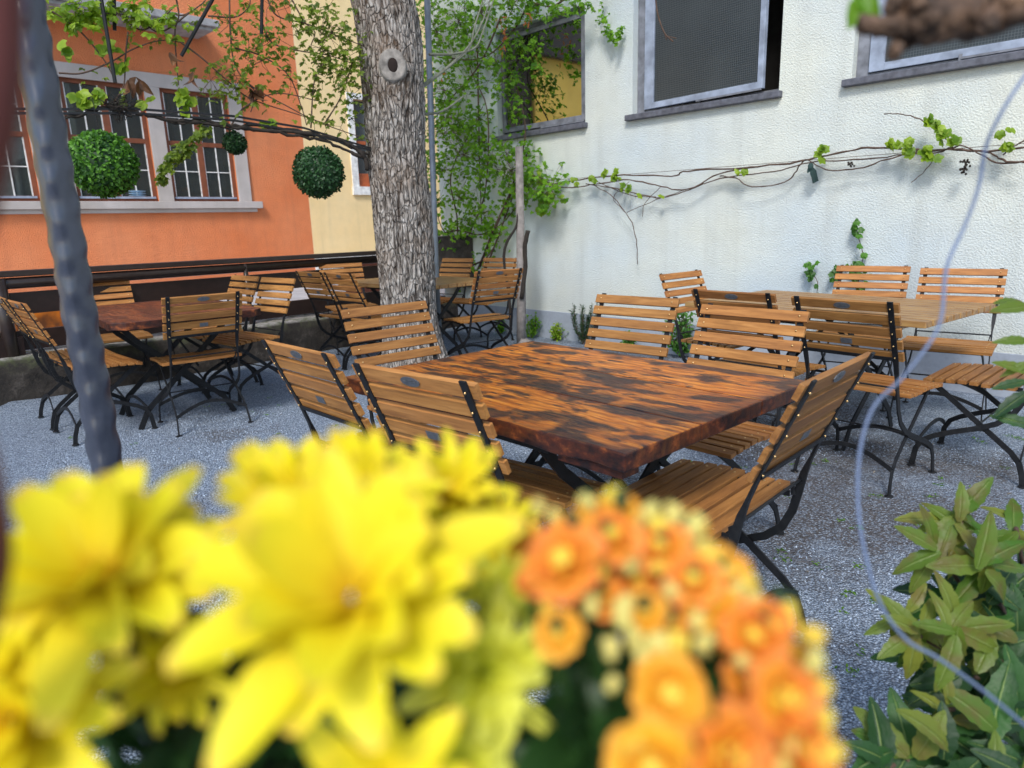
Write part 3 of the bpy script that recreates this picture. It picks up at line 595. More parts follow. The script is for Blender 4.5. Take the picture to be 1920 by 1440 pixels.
for k in range(1500):
    p = random.choice(limbs)+V((random.gauss(0, .6), random.gauss(0, .6), random.gauss(.1, .4)))
    d = V((random.gauss(0, 1), random.gauss(0, 1), random.gauss(-.3, .5))); m.tone = random.random()
    for q in range(4): m.leaf(p, d+V((random.gauss(0, .7), random.gauss(0, .7), random.gauss(0, .5))), V((random.gauss(0, .5), random.gauss(0, .5), 1)), .11, .045)
LEAF1 = m_leaf('young_green_leaf', (.035, .10, .012), (.16, .32, .03), .45)
m.build('crown', LEAF1, tr)
# ------------------------------------------------------------------ vines
DKVINE = m_plain('dark_vine_bark', (.025, .019, .015), .9, 0, .4, 40, .004); TWIG = m_plain('brown_twig', (.085, .05, .035), .8, 0, .3, 30); GTWIG = m_plain('grey_green_stem', (.16, .17, .13), .7, 0, .3, 30)
VLEAF = m_leaf('climber_leaf', (.035, .13, .01), (.26, .50, .03), .55); YLEAF = m_leaf('yellow_green_vine_leaf', (.09, .2, .01), (.36, .5, .04), .5); DLEAF = m_leaf('dark_leaf', (.012, .04, .012), (.04, .10, .03), .3)
DRY = m_leaf('dry_leaf', (.09, .04, .02), (.24, .12, .06), .2)
OLV = m_leaf('olive_vine_leaf', (.05, .10, .01), (.26, .36, .035), .5)
def rv(s=1): return V((random.gauss(0, s), random.gauss(0, s), random.gauss(0, s)))
def sprig(m, p, sz, n=5, down=.3):
    """palmate cluster of leaflets"""
    d = rv()+V((0, -.5, -down)); d.normalize(); nr = V((random.gauss(0, .4), -.6, .7))
    sd = d.cross(nr).normalized(); m.tone = random.random()
    for k in range(n):
        a = (k-(n-1)/2)*.75; m.leaf(p, d*math.cos(a)+sd*math.sin(a), nr+rv(.25), sz*(1-.12*abs(k-(n-1)/2))*random.uniform(.8, 1.1), sz*.48, curl=random.uniform(.1, .6), prof=(.1, .85, 1, .1))
def grape(m, p, sz, base=None):
    """lobed vine leaf: overlapping leaflets"""
    d = rv()+V((0, -.3, -.5)); d.normalize(); nr = V((random.gauss(0, .5), -1, .5)); sd = d.cross(nr).normalized(); m.tone = random.random()
    for a, l in ((-1.9, .6), (-1, .85), (0, 1), (1, .85), (1.9, .6)): m.leaf(p, d*math.cos(a)+sd*math.sin(a), nr, sz*.62*l, sz*.5, fold=.1, curl=.15, prof=(.5, 1, .85, .1))
def dense(paths, m, n, spread, sz, fn=sprig, twigs=None, **k):
    for path in paths:
        for i in range(n if not isinstance(n, float) else int(n*len(path))):
            c = random.choice(path); p = c+rv(spread)
            if twigs is not None and random.random() < .35: twigs.tube([c, (c+p)/2+rv(spread*.2), p], .0016, 4, cap=False)
            fn(m, p, sz*random.uniform(.6, 1.2), **k)
# pergola bars with old vine
pg = empty('pergola_bars', aty(120, 205, 4.3), 0, label='pair of thin dark iron bars spanning from the left to the tree trunk', cat='pergola bars')
o0 = V(pg.location)
def atp(x, y, d0=4.3, d1=5.2): return aty(x, y, d0+(d1-d0)*(x-120)/570)
for off in ((205, 212, 232, 262, 292), (213, 220, 240, 270, 296)):
    m = MB(); m.bar([atp(x, y)-o0 for x, y in zip((-200, 120, 420, 590, 700), (off[0]+2,)+off[:1]+off[1:])] if 0 else [atp(x, y)-o0 for x, y in zip((-300, 120, 250, 440, 570, 695), (off[0]-4, off[0], off[0]-1, off[1]+6, off[2]+8, off[4]-14))], (0, 1, 0), .013, .02); m.build('bar', IRON, pg)
gv = empty('grape_vine', atp(690, 300), 0, label='old dark grape vine twisting along the iron bars with young leaves', cat='vine')
o1 = V(gv.location)
def P2(l, d=None): return [(atp(x, y) if d is None else aty(x, y, d)) for x, y in l]
m = MB(); sd = 0
for l, r0 in (([(125, 220), (160, 215), (200, 200), (235, 205), (270, 215), (310, 224), (350, 228), (400, 232), (450, 238), (500, 246), (560, 248), (610, 256), (650, 268), (680, 290), (690, 320)], .013),
              ([(300, 222), (340, 232), (380, 222), (430, 242), (480, 234), (540, 252), (600, 262), (650, 282), (690, 300)], .010), ([(400, 228), (470, 244), (530, 240), (590, 250), (660, 276), (692, 290)], .008)):
    pts = [p-o1 for p in spline(P2(l), 6)]; m.tube([p+rv(.004) for p in pts], [r0*(.7+.5*k/len(pts))*random.uniform(.8, 1.25) for k in range(len(pts))], 8, wob=.3, seed=sd); sd += 3
for k in range(60):
    a = atp(random.uniform(192, 240), random.uniform(188, 205))-o1; m.tube([a, a+rv(.04), a+rv(.05)+V((.02, 0, 0))], .0022, 4)
m.build('vine_trunk', DKVINE, gv, smooth=True)
tw = MB(); TL = [[(95, 20), (140, 50), (170, 80), (200, 120), (215, 150)], [(110, 137), (155, 137), (210, 115), (250, 92), (300, 76), (345, 80)], [(320, 25), (345, 28), (375, 10), (390, -5)], [(390, 30), (440, 32), (465, 15), (470, -5)],
 [(340, 80), (380, 110), (425, 150), (470, 185), (560, 215), (620, 235)], [(430, -5), (432, 60), (440, 120), (470, 160), (540, 200), (600, 230), (690, 262)], [(490, 40), (510, 80), (560, 95), (620, 105), (690, 130)], [(440, 90), (490, 105), (540, 140), (565, 200), (575, 235)],
 [(545, -5), (570, 40), (590, 60), (583, 85)], [(583, 240), (590, 150), (615, 105)], [(330, -5), (335, 30), (328, 60), (332, 130), (335, 160)], [(215, 20), (260, 55), (290, 45), (330, 10)], [(240, 60), (235, 110), (232, 160), (215, 190)], [(20+410, 240), (460, 200), (520, 175), (600, 190)],
 [(500, -5), (520, 30), (575, 45), (640, 70), (690, 90)], [(360, 20), (300, 60), (255, 30), (200, 25), (130, 12)], [(455, 150), (480, 175), (470, 210)], [(610, 230), (640, 180), (660, 120)]]
TP = []
for l in TL:
    pts = spline(P2(l), 6); TP.append(pts); tw.tube([p-o1 for p in pts], [.0045*(1-.6*k/len(pts))+.0012 for k in range(len(pts))], 5)
lf = MB(); yl = MB()
def loc(paths): return [[p-o1 for p in q] for q in paths]
dense(loc([P2(l) for l in ([(430, 40), (445, 70), (460, 110), (440, 140)], [(520, 20), (560, 60), (600, 90), (640, 130)], [(600, 20), (620, 60), (640, 90), (660, 130)], [(640, 140), (655, 180), (650, 215), (620, 235)], [(395, 150), (420, 160), (440, 165)], [(545, 150), (590, 170), (620, 130), (600, 60)], [(500, 60), (480, 90), (500, 110)])]), lf, 66, .075, .035, twigs=tw)
dense(loc([P2(l) for l in ([(560, 15), (600, 40), (640, 60)], [(590, 100), (620, 130), (650, 170)], [(640, 40), (660, 90), (672, 140)], [(450, 60), (520, 95), (560, 110)])]), lf, 60, .085, .035)
dense(loc([spline(P2([(385, 235), (370, 258), (350, 272), (330, 290), (305, 320), (302, 342)]), 5)]), lf, 130, .022, .04)
dense(loc([spline(P2(l), 4) for l in ([(110, 10), (160, 20), (220, 20)], [(250, 10), (300, 40), (330, 50)], [(150, 20), (200, 35), (260, 30)])]), yl, 42, .05, .055)
for x, y, n_ in ((125, 40, 4), (145, 38, 4), (190, 85, 3), (210, 95, 2), (225, 125, 5), (150, 190, 5), (175, 185, 6), (340, 185, 4), (355, 195, 4), (270, 190, 2), (120, 90, 3), (500, 230, 3)):
    for k in range(n_): grape(yl, atp(x+random.gauss(0, 7), y+random.gauss(0, 6))-o1, .085)
for q in TP: dense([[p-o1 for p in q]], lf, 9, .03, .04)
lf.build('foliage', OLV, gv); yl.build('young_leaves', YLEAF, gv); tw.build('twigs', TWIG, gv, smooth=True)
m = MB()
for x, y in ((255, 145), (262, 150), (240, 150), (362, 135), (468, 165), (476, 172), (480, 162), (318, 98)):
    for k in range(2): m.tone = random.random(); m.leaf(atp(x, y)-o1, V((random.gauss(0, .4), 0, -1)), rv(), .1, .05, fold=.8, curl=.5)
m.build('withered_leaves', DRY, gv)
for (x0, y0), (x1, y1), d, lab in (((180, -60), (216, 155), 4.3, 'longest dark iron rod hanging before the orange wall, above the big topiary ball'), ((213, -40), (215, 57), 4.5, 'short straight iron rod at the top left of the orange wall'), ((420, -40), (340, 105), 4.6, 'slanting iron rod crossing the concrete canopy slab'), ((492, -40), (490, 68), 4.8, 'short upright iron rod near the yellow wall edge at the top')):
    m = MB(); a, b = aty(x0, y0, d), aty(x1, y1, d); top = a+(a-b)*.5; m.tube([top-b, a-b, V((0, 0, 0))], .011, 8); o = m.build('iron_rod', IRON); o.location = b; tag(o, lab, 'iron rod', 'iron rods of the pergola')
# topiary balls
def topiary(px, py, rpx, D, lab, tone, hang):
    c = aty(px, py, D); r_ = rpx/F*D/FW.y*.99; root = empty('topiary_ball', c, label=lab, cat='topiary ball', group='green balls hanging from the pergola')
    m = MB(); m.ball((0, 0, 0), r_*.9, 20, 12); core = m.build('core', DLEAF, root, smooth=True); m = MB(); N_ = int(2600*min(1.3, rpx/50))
    for k in range(N_):
        z = 1-2*(k+.5)/N_; a = k*2.39996; q = math.sqrt(1-z*z); n_ = V((q*math.cos(a), q*math.sin(a), z))+rv(.03); m.tone = random.random()
        d = (n_*.55+rv(.6)); m.leaf(n_*r_*.9, d, n_, r_*(.135 if rpx > 30 else .26), r_*(.085 if rpx > 30 else .15), prof=(.3, 1, .9, .2))
    m.build('foliage', tone, root)
    m = MB(); m.tube([(0, 0, r_*.8), (.004, 0, r_*1.1), (0, 0, hang)], .0018, 4); m.build('hanging_wire', IRON, root)
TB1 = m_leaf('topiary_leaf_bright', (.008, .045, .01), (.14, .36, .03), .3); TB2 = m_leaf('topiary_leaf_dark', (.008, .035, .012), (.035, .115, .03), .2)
topiary(193, 308, 57, 4.25, 'largest and brightest green topiary ball, hanging beside the hammered pole', TB1, .37)
topiary(597, 323, 45, 5.0, 'dark green topiary ball hanging between the orange wall edge and the trunk', TB2, .33)
topiary(440, 268, 19, 5.0, 'smallest dark topiary ball hanging before the stone window surround', TB2, .12)
# ------------------------------------------------------------------ corner climber
WN = V((-math.sin(R(46.2)), -math.cos(R(46.2)), 0)); WP = V((.58, 7.15, 0))
def onw(x, y, off=.06):
    d = ray(x, y); t = (WP+WN*off-CAM).dot(WN)/d.dot(WN); return CAM+d*t
cc = empty('climbing_shrub', onw(870, 560, .3).xy.to_3d(), 0, label='tall leafy green climber growing up the corner of the white building', cat='climbing shrub')
o2 = V(cc.location); st = MB(); STM = [[(862, 520), (880, 440), (905, 380), (915, 300), (912, 200), (880, 120), (870, -10)], [(850, 520), (858, 420), (845, 330), (880, 250), (905, 200)], [(890, 520), (930, 420), (960, 350), (985, 250), (965, 150), (940, 90)], [(905, 520), (950, 400), (985, 300), (990, 270)],
 [(870, 540), (868, 470), (830, 430), (815, 380)], [(880, 500), (915, 480), (940, 430), (950, 380)], [(895, 90), (897, 200), (900, 330), (903, 420)], [(940, 30), (900, 120), (850, 180), (800, 240)], [(1000, -10), (960, 60), (900, 110), (805, 105)], [(1070, -10), (1035, 12), (1000, 5)], [(823, 440), (860, 432), (900, 440), (940, 420), (968, 388)], [(900, 500), (960, 360), (1000, 330), (1040, 350)]]
SP = []
for l in STM:
    pts = spline([onw(x, y, .15+.12*math.sin(x*.07)) for x, y in l], 6); SP.append(pts); st.tube([p-o2 for p in pts], [.011*(1-.65*k/len(pts)) for k in range(len(pts))], 6, wob=.15)
lf = MB(); CL = [([(810, 10), (860, 40), (900, 20), (960, 5)], 300, .12), ([(820, 60), (850, 110), (835, 170), (850, 220)], 300, .12), ([(870, 60), (895, 90), (930, 120), (945, 150)], 150, .10), ([(960, 60), (985, 100), (1000, 95)], 26, .07), ([(945, 180), (965, 210), (960, 150)], 30, .06), ([(830, 250), (870, 290), (910, 300), (960, 320)], 330, .17),
 ([(900, 260), (950, 290), (990, 340), (1030, 350)], 190, .10), ([(830, 320), (860, 370), (900, 400), (850, 430)], 170, .12), ([(880, 420), (915, 430), (925, 440)], 50, .05), ([(1000, 10), (1040, 20), (1085, 15)], 60, .05), ([(990, 335), (1020, 385), (1010, 360)], 50, .05), ([(800, 140), (815, 200), (810, 300), (818, 380), (815, 450)], 150, .08), ([(870, 170), (900, 220), (885, 250)], 60, .08), ([(980, 80), (1000, 85), (1008, 130), (975, 200)], 28, .05)]
for l, n_, s_ in CL: dense([[onw(x, y, .22)-o2 for x, y in l]], lf, int(n_*1.45), s_, .044, twigs=st)
dense([[p-o2 for p in spline([onw(1128, -5, .1), onw(1130, 40, .1), onw(1145, 70, .1), onw(1168, 58, .1)], 5)]], lf, 90, .022, .035)
for q in SP: dense([[p-o2 for p in q]], lf, 45, .06, .045)
lf.build('foliage', VLEAF, cc); st.build('stems', TWIG, cc, smooth=True)
m = MB()
for x, y in ((935, 40), (940, 80), (830, 140), (945, 60), (990, 30)):
    for k in range(7): m.tone = random.random(); m.leaf(onw(x, y, .4)-o2+rv(.03), rv()+V((0, 0, -.5)), rv(), .06, .016)
m.build('reddish_foliage', m_leaf('red_orange_leaf', (.3, .08, .02), (.5, .2, .04), .4), cc)
m = MB()
for l in ([(785, 165), (840, 125), (880, 85), (905, 40), (925, -20)], [(787, 168), (850, 118), (880, 90), (890, 50), (912, -20)], [(805, 102), (850, 101), (890, 90), (905, 60), (925, 0)], [(790, 215), (830, 208), (870, 180)]):
    q = spline([aty(x, y, 5.5+.004*(x-785)) for x, y in l], 6); m.tube([p-B0 for p in q], [.011*(1-.5*k/len(q)) for k in range(len(q))], 6)
m.build('shoots', GTWIG, tr, smooth=True)
# post, pipe and stump shoots
pt = empty('wooden_post', atz(977, 648, 0), 0, label='bare weathered wooden post with a forked stub beside the white wall', cat='post'); o3 = V(pt.location)
m = MB(); a = aty(973, 275, o3.y); m.tube([(0, 0, -.05), V((a.x-o3.x, 0, .9))*.55, (a.x-o3.x, 0, a.z)], [.048, .044, .036], 12, wob=.12); m.tube([(0.0, 0, -.02), (.02, -.01, .05), (.12, -.02, .02)], [.07, .05, .02], 8, wob=.3); m.build('pole', m_plain('grey_old_wood', (.22, .20, .19), .85, 0, .35, 18, .004), pt, smooth=True)
def pl(l, Y): return [aty(x, y, Y)-o3 for x, y in l]
m = MB(); m.tube(spline(pl([(978, 560), (985, 500), (984, 465), (990, 432)], o3.y-.05), 5), .022, 8, wob=.3); m.build('forked_stub', DKVINE, pt, smooth=True)
m = MB(); m.tube(spline(pl([(958, 620), (955, 560), (945, 490), (950, 455), (968, 425), (972, 400)], o3.y-.02), 5), .014, 8, wob=.3); m.build('vine_stem', DKVINE, pt, smooth=True)
m = MB(); a, b = aty(818, 520, 6.7), aty(800, -30, 6.7); m.tube([V((0, 0, -a.z)), V((0, 0, 0)), b-a], .028, 10); o = m.build('metal_pipe', m_plain('galvanised_steel', (.2, .23, .27), .5, .5, .2), smooth=True); o.location = a; tag(o, 'thin grey upright metal pipe just right of the tree trunk', 'pipe')
# ------------------------------------------------------------------ wall vine on wire
wv = empty('wall_vine', onw(1000, 345).xy.to_3d(), 0, label='thin leafing vine trained along a wire across the white wall', cat='vine'); o4 = V(wv.location); st = MB(); lf = MB()
VL = [([(985, 345), (1040, 345), (1100, 335), (1170, 328), (1260, 330), (1290, 320), (1400, 315), (1500, 302), (1580, 285), (1640, 276), (1720, 282), (1790, 280), (1850, 284), (1930, 275)], .007), ([(1000, 340), (1060, 352), (1120, 345), (1180, 338), (1240, 350), (1290, 355), (1350, 325), (1420, 312)], .006), ([(1100, 345), (1160, 355), (1230, 370), (1280, 360), (1350, 335), (1450, 322), (1520, 305), (1600, 300), (1700, 290), (1760, 286)], .005),
 ([(1350, 330), (1380, 335), (1410, 350), (1470, 342), (1490, 325), (1510, 300), (1550, 318), (1610, 315), (1660, 300), (1720, 285), (1785, 280)], .005), ([(1780, 280), (1850, 285), (1880, 300), (1925, 305)], .006), ([(1760, 285), (1810, 275), (1870, 305), (1930, 302)], .005), ([(1790, 280), (1770, 255), (1740, 230), (1700, 216), (1660, 213)], .004), ([(1110, 345), (1150, 370), (1180, 410), (1193, 450), (1195, 497)], .004), ([(1180, 340), (1150, 372), (1175, 400)], .003), ([(1240, 350), (1210, 380), (1205, 405)], .003), ([(1290, 355), (1230, 375), (1175, 398)], .003), ([(1750, 300), (1730, 325), (1708, 343)], .003), ([(1230, 370), (1180, 365), (1120, 340)], .004), ([(1925, 262), (1900, 275), (1880, 290)], .004)]
for l, r0 in VL: q = spline([onw(x, y, .1+.02*math.sin(x*.05)) for x, y in l], 5); st.tube([p-o4+rv(.003) for p in q], [r0*random.uniform(.75, 1.15) for _ in q], 6)
st.tube([onw(985, 342, .1)-o4, onw(1930, 268, .1)-o4], .002, 5)
for x, y, n_ in ((1010, 335, 8), (1025, 375, 10), (1015, 395, 6), (1075, 335, 3), (1110, 325, 3), (1140, 328, 4), (1155, 330, 4), (1170, 352, 4), (1200, 370, 1), (1385, 318, 2), (1535, 285, 3), (1545, 278, 3), (1668, 272, 4), (1690, 280, 2), (1700, 270, 4), (1715, 285, 3), (1735, 280, 3), (1745, 293, 3), (1735, 230, 4), (1755, 240, 4), (1770, 250, 4), (1785, 262, 4), (1880, 250, 2), (1890, 268, 4), (1060, 375, 2), (1250, 365, 1)):
    for k in range(n_): grape(lf, onw(x+random.gauss(0, 7), y+random.gauss(0, 6), .12)-o4, .075)
st.build('stems', TWIG, wv, smooth=True); lf.build('foliage', YLEAF, wv)
for x, y, lab in ((1811, 300, 'small dried grape bunch hanging under the vine near the blue wire'), (1594, 304, 'tiny dried grape bunch hanging near the middle of the wall vine')):
    m = MB(); c = onw(x, y, .12)
    for k in range(26 if x > 1700 else 10): m.ball(V((random.gauss(0, .012), random.gauss(0, .01), -random.random()*.09 if x > 1700 else -random.random()*.03)), .008, 6, 4)
    o = m.build('dried_grapes', DKVINE); o.location = c; tag(o, lab, 'dried grapes')
m = MB(); c = onw(1520, 312, .13); m.ball((0, 0, 0), .022, 8, 6, (1, .6, 1.2)); m.leaf((0, 0, 0), (.5, 0, -1), (0, -1, 0), .13, .05, prof=(.3, 1, .9, .95)); m.leaf((0, 0, 0), (-.3, 0, -.8), (0, -1, .3), .05, .03); o = m.build('cloth_tie', m_plain('dark_green_cloth', (.02, .05, .05), .8)); o.location = c; tag(o, 'dark green cloth tie knotted round the wall vine', 'cloth tie')
m = MB(); q = spline([onw(x, y, .2) for x, y in ((1228, -30), (1232, 20), (1245, 60), (1262, 78))], 5); c = q[0]; m.tube([p-c for p in q], .006, 6, wob=.3); m.tube([onw(1245, 60, .2)-c, onw(1250, 75, .2)-c], .004, 5); m.tube([onw(1253, 68, .2)-c, onw(1268, 72, .2)-c], .004, 5); o = m.build('bare_twig', TWIG, smooth=True); o.location = c; tag(o, 'bare twig hanging down in front of the middle window', 'twig')
# ivy sprigs & wall base plants
IVY = m_leaf('ivy_leaf', (.025, .09, .015), (.10, .26, .03), .35)
def ivy(pl_, lab, n_, sz, name='ivy'):
    q = spline([onw(x, y, .05) for x, y in pl_], 6); c = q[0]; root = empty(name, c, label=lab, cat='ivy'); m = MB(); m.tube([p-c for p in q], .003, 5); m.build('stem', TWIG, root); m = MB()
    for k in range(n_): grape(m, random.choice(q)-c+rv(.018)+WN*.02, sz)
    m.build('foliage', IVY, root)
ivy([(1612, 560), (1610, 520), (1618, 480), (1608, 440), (1605, 418)], 'tallest ivy sprig climbing the white wall behind the chair at the pale plank table', 34, .06)
ivy([(1530, 560), (1533, 530), (1522, 510), (1520, 492)], 'short ivy sprig on the white wall just left of the taller one', 24, .05)
ivy([(1560, 520), (1580, 500), (1600, 500), (1630, 510)], 'low trailing ivy behind the chair slats at the white wall', 22, .05)
def small_plant(px, py, h, n_, sz, mat, lab, name, needle=False, off=.12):
    c = onw(px, py, off); c.z = 0; root = empty(name, c, label=lab, cat='plant'); m = MB(); s_ = MB()
    for k in range(n_):
        a = random.random()*6.28; tip = V((math.cos(a)*h*.35*random.random()*(1.2 if needle else 1), math.sin(a)*h*.3*random.random(), h*random.uniform(.55, 1))); q = spline([V((0, 0, 0)), tip*.5+V((tip.x*.25, tip.y*.25, 0)), tip], 5); s_.tube(q, .003, 4)
        for p in q[2:]:
            for j in range(14 if needle else 3):
                m.tone = random.random()
                if needle: m.leaf(p+rv(.006)+(tip.normalized()*random.uniform(-.02, .02)), rv(.6)+V((0, 0, .5)), rv(), .03, .006, prof=(.5, 1, .2))
                else: m.leaf(p+rv(.015), rv()+V((0, 0, .2)), V((0, -.3, 1))+rv(.3), sz, sz*.55)
    s_.build('stems', TWIG, root); m.build('foliage', mat, root)
small_plant(1093, 640, .40, 13, .03, DLEAF, 'dark needle-leaved seedling standing at the foot of the white wall left of the chair', 'yew_seedling', True)
small_plant(998, 640, .26, 9, .035, VLEAF, 'light green weed right beside the wooden post base', 'weed')
small_plant(1043, 638, .17, 9, .035, YLEAF, 'small yellowish weed at the white wall between post and dark seedling', 'weed')
small_plant(1275, 655, .42, 16, .045, IVY, 'leafy green plant behind the chair at the foot of the white wall', 'leafy_plant')
small_plant(1180, 650, .16, 10, .04, IVY, 'low green plant behind the slats of the middle far chair', 'leafy_plant')
small_plant(940, 645, .2, 8, .04, VLEAF, 'tuft of grass-green leaves left of the wooden post', 'weed')
# weeds + litter on gravel
m = MB()
for k in range(150):
    x, y = random.uniform(.3, 3.2), random.uniform(.8, 3.6)
    if random.random() < .3: x, y = random.uniform(-3, 1), random.uniform(2.5, 5)
    c = V((x, y, gz(x, y)-.004))
    for j in range(random.randint(4, 12)): m.tone = random.random(); a = random.random()*6.28; m.leaf(c+V((random.gauss(0, .012), random.gauss(0, .012), 0)), V((math.cos(a), math.sin(a), .5)), (0, 0, 1), random.uniform(.01, .022), .006, prof=(.4, 1, .2))
tag(m.build('ground_weeds', VLEAF), kind='stuff', label='tiny green weeds scattered over the gravel', cat='weeds')
m = MB()
for k in range(420):
    x, y = random.uniform(-3.4, 3.6), random.uniform(.8, 5.5); m.tone = random.random(); a = random.random()*6.28
    m.leaf((x, y, gz(x, y)+.001), (math.cos(a), math.sin(a), .1), (random.gauss(0, .3), 0, 1), random.uniform(.008, .035), random.uniform(.003, .009), curl=.2)
tag(m.build('leaf_litter', m_leaf('litter', (.03, .02, .015), (.45, .4, .32), .1)), kind='stuff', label='dry husks and leaf bits lying on the gravel', cat='leaf litter')
m = MB()
for k in range(26000):
    u = random.random()**.7; x = random.uniform(-2.6, 2.6); y = .5+4.2*u; s_ = random.uniform(.0022, .0058); m.tone = random.random()
    if noise.noise(V((x*.9, y*.9, 7))) > .18: continue
    z = gz(x, y)-.003; a = random.random()*3.14; ca, sa = math.cos(a)*s_, math.sin(a)*s_; h = s_*random.uniform(.5, 1.1); k1 = random.uniform(.5, .9)
    m.add([(x+ca, y+sa, z), (x-sa*k1, y+ca*k1, z), (x-ca, y-sa, z), (x+sa*k1, y-ca*k1, z), (x+ca*.3, y-sa*.2, z+h), (x-ca*.4, y+sa*.3, z+h*.9)], [(0, 1, 4), (1, 5, 4), (1, 2, 5), (2, 3, 5), (3, 4, 5), (3, 0, 4)])
ts = NT('loose_stone'); tag(m.build('loose_gravel', ts.set(ts.ramp(ts.attr('tone'), [(0., (.13, .16, .22)), (.6, (.30, .37, .48)), (1., (.48, .57, .69))]), .8)), kind='stuff', label='loose grey chippings on the ground', cat='gravel')
# ------------------------------------------------------------------ foreground pole, wire, edge blur, branch
D = 1.15; pc = atd(131, 480, D); m = MB(); n, rows = 32, 340; CR, SR = math.cos(R(60)), math.sin(R(60)); zt, zb = 2.2, 0
vs = []
for j in range(rows+1):
    z = zb+(zt-zb)*j/rows
    for k in range(n):
        a = 2*math.pi*k/n; ca, sa = math.cos(a), math.sin(a); q = 1/((abs(ca)**5+abs(sa)**5)**.2)
        edge = max(0, q-1.02)/.17; r_ = .0237*q; r_ -= .0030*min(1, edge*1.3)*(.6+.6*math.sin(z*104+1.5*math.sin(a*2)+3*noise.noise(V((z*7, 0, 0)))))
        r_ += .0008*noise.noise(V((ca*3, sa*3, z*45))); vs.append(((ca*CR-sa*SR)*r_+.003*noise.noise(V((0, 0, z*5))), (sa*CR+ca*SR)*r_, z))
m.add(vs, [(j*n+k, j*n+(k+1) % n, (j+1)*n+(k+1) % n, (j+1)*n+k) for j in range(rows) for k in range(n)])
o = m.build('hammered_pole', m_plain('slate_blue_paint', (.040, .047, .070), .3, .0, .2, 20, .0005, coat=.3), smooth=True); o.location = (pc.x, pc.y, 0); tag(o, 'upright hammered slate grey iron pole close to the camera on the left', 'pole')
WPX = [(1945, 110), (1890, 190), (1850, 270), (1835, 350), (1810, 420), (1775, 500), (1766, 590), (1745, 640), (1690, 710), (1640, 760), (1615, 830), (1608, 920), (1618, 1020), (1650, 1130), (1700, 1200), (1760, 1235), (1850, 1300), (1945, 1380)]
m = MB(); q = spline([atd(x, y, .42) for x, y in WPX], 5); c = q[0]; m.tube([p-c for p in q], .0011, 8, wob=.15); o = m.build('wire', m_plain('blue_grey_wire', (.13, .18, .30), .5), smooth=True); o.location = c; tag(o, 'wavy blue grey wire hanging close to the camera on the right', 'wire')
m = MB(); q = spline([atd(x, y, .13) for x, y in ((-24, -90), (-20, 60), (-30, 200), (-58, 330), (-95, 480), (-110, 700), (-66, 900), (-44, 1040), (-66, 1160), (-110, 1320))], 6); c = q[0]; m.tube([p-c for p in q], .0058, 12); o = m.build('left_edge_blur', m_plain('red_brown_blur', (.10, .020, .016), .7), smooth=True); o.location = c; tag(o, 'reddish brown out-of-focus shape of unclear kind at the extreme left edge', 'blurred shape')  # made-up tube standing in for an unclear reddish brown blur
br = empty('gnarled_branch', atd(1800, 30, .34), 0, label='blurred gnarled brown branch end entering from the top right corner', cat='branch'); o5 = V(br.location); m = MB()
for l, rr_ in (([(2050, -30), (1920, 5), (1830, 30), (1760, 35), (1710, 40)], (.012, .013, .0125, .013, .009)), ([(1740, 30), (1690, 45), (1650, 50), (1612, 44)], (.010, .007, .0055, .005)), ([(1740, 40), (1710, 65), (1685, 85), (1676, 98)], (.010, .007, .005, .0045)), ([(1760, 30), (1735, 55), (1742, 68)], (.01, .008, .006)), ([(1720, 10), (1690, 0), (1670, 10)], (.008, .007, .005)), ([(1860, 35), (1845, 50)], (.008, .006))):
    q = spline([atd(x, y, .34+.01*math.sin(x)) for x, y in l], 12); K = len(q)
    for sn in range(5):
        ph = sn*1.257; pts_ = []; rr2 = []
        for i, p in enumerate(q):
            f_ = i/(K-1)*(len(rr_)-1); j = min(int(f_), len(rr_)-2); R_ = rr_[j]+(rr_[j+1]-rr_[j])*(f_-j); A_ = ph+i*.16+noise.noise(V((i*.2, sn, 0)))
            pts_.append(p-o5+UP*(math.cos(A_)*R_*.42)+FW*(math.sin(A_)*R_*.42)); rr2.append(R_*.5*(1+.35*noise.noise(V((i*.45, sn*7, 3)))))
        m.tube(pts_, rr2, 14, wob=.25, seed=sn*5)
tbk = NT('cut_vine_bark'); m.build('wood', tbk.set(tbk.ramp(tbk.noise(70), [(.35, (.035, .02, .012)), (.6, (.13, .075, .045)), (.75, (.32, .18, .1))]), .8), br, smooth=True)
m = MB()
for a in ((1600, -8, 1645, 12), (1625, -14, 1615, 8)): m.tone = .6; p = atd(a[0], a[1], .34)-o5; m.leaf(p, atd(a[2], a[3], .34)-o5-p, (0, -1, .3), .018, .012)
m.build('foliage', VLEAF, br)
# ------------------------------------------------------------------ right foreground bush
bu = empty('shrub', (1.18, 1.32, 0), 0, label='green and bronze leafed shrub at the lower right corner', cat='shrub'); o6 = V(bu.location)
BL = m_leaf('shrub_leaf_dark', (.010, .042, .012), (.035, .12, .018), .25, .5, True); BN = m_leaf('shrub_leaf_bronze', (.05, .15, .012), (.24, .26, .04), .4, .45, True)
def srx(m, x, y, L, ang, D, w=.42, tone=None, tilt=.5):
    p = atd(x, y, D)-o6; dx, dy = math.cos(R(ang)), -math.sin(R(ang)); d = (RT*dx-UP*dy+FW*random.uniform(-.35, .35)).normalized(); m.tone = random.random() if tone is None else tone
    pr = []; N_ = 11
    for i in range(N_):
        u = i/(N_-1); b = math.sin(math.pi*min(1, u*.93+.05))**.8*(1-.25*u); pr.append(max(.04, b*(1.08 if i % 2 else .92)))
    m.leaf(p, d, (-FW+UP*tilt*1.6+rv(.25)), L/F*D*1.05, L*w/F*D, fold=.28, curl=random.uniform(.1, .45), prof=pr, vein=True)
st = MB(); md = MB(); mn = MB()
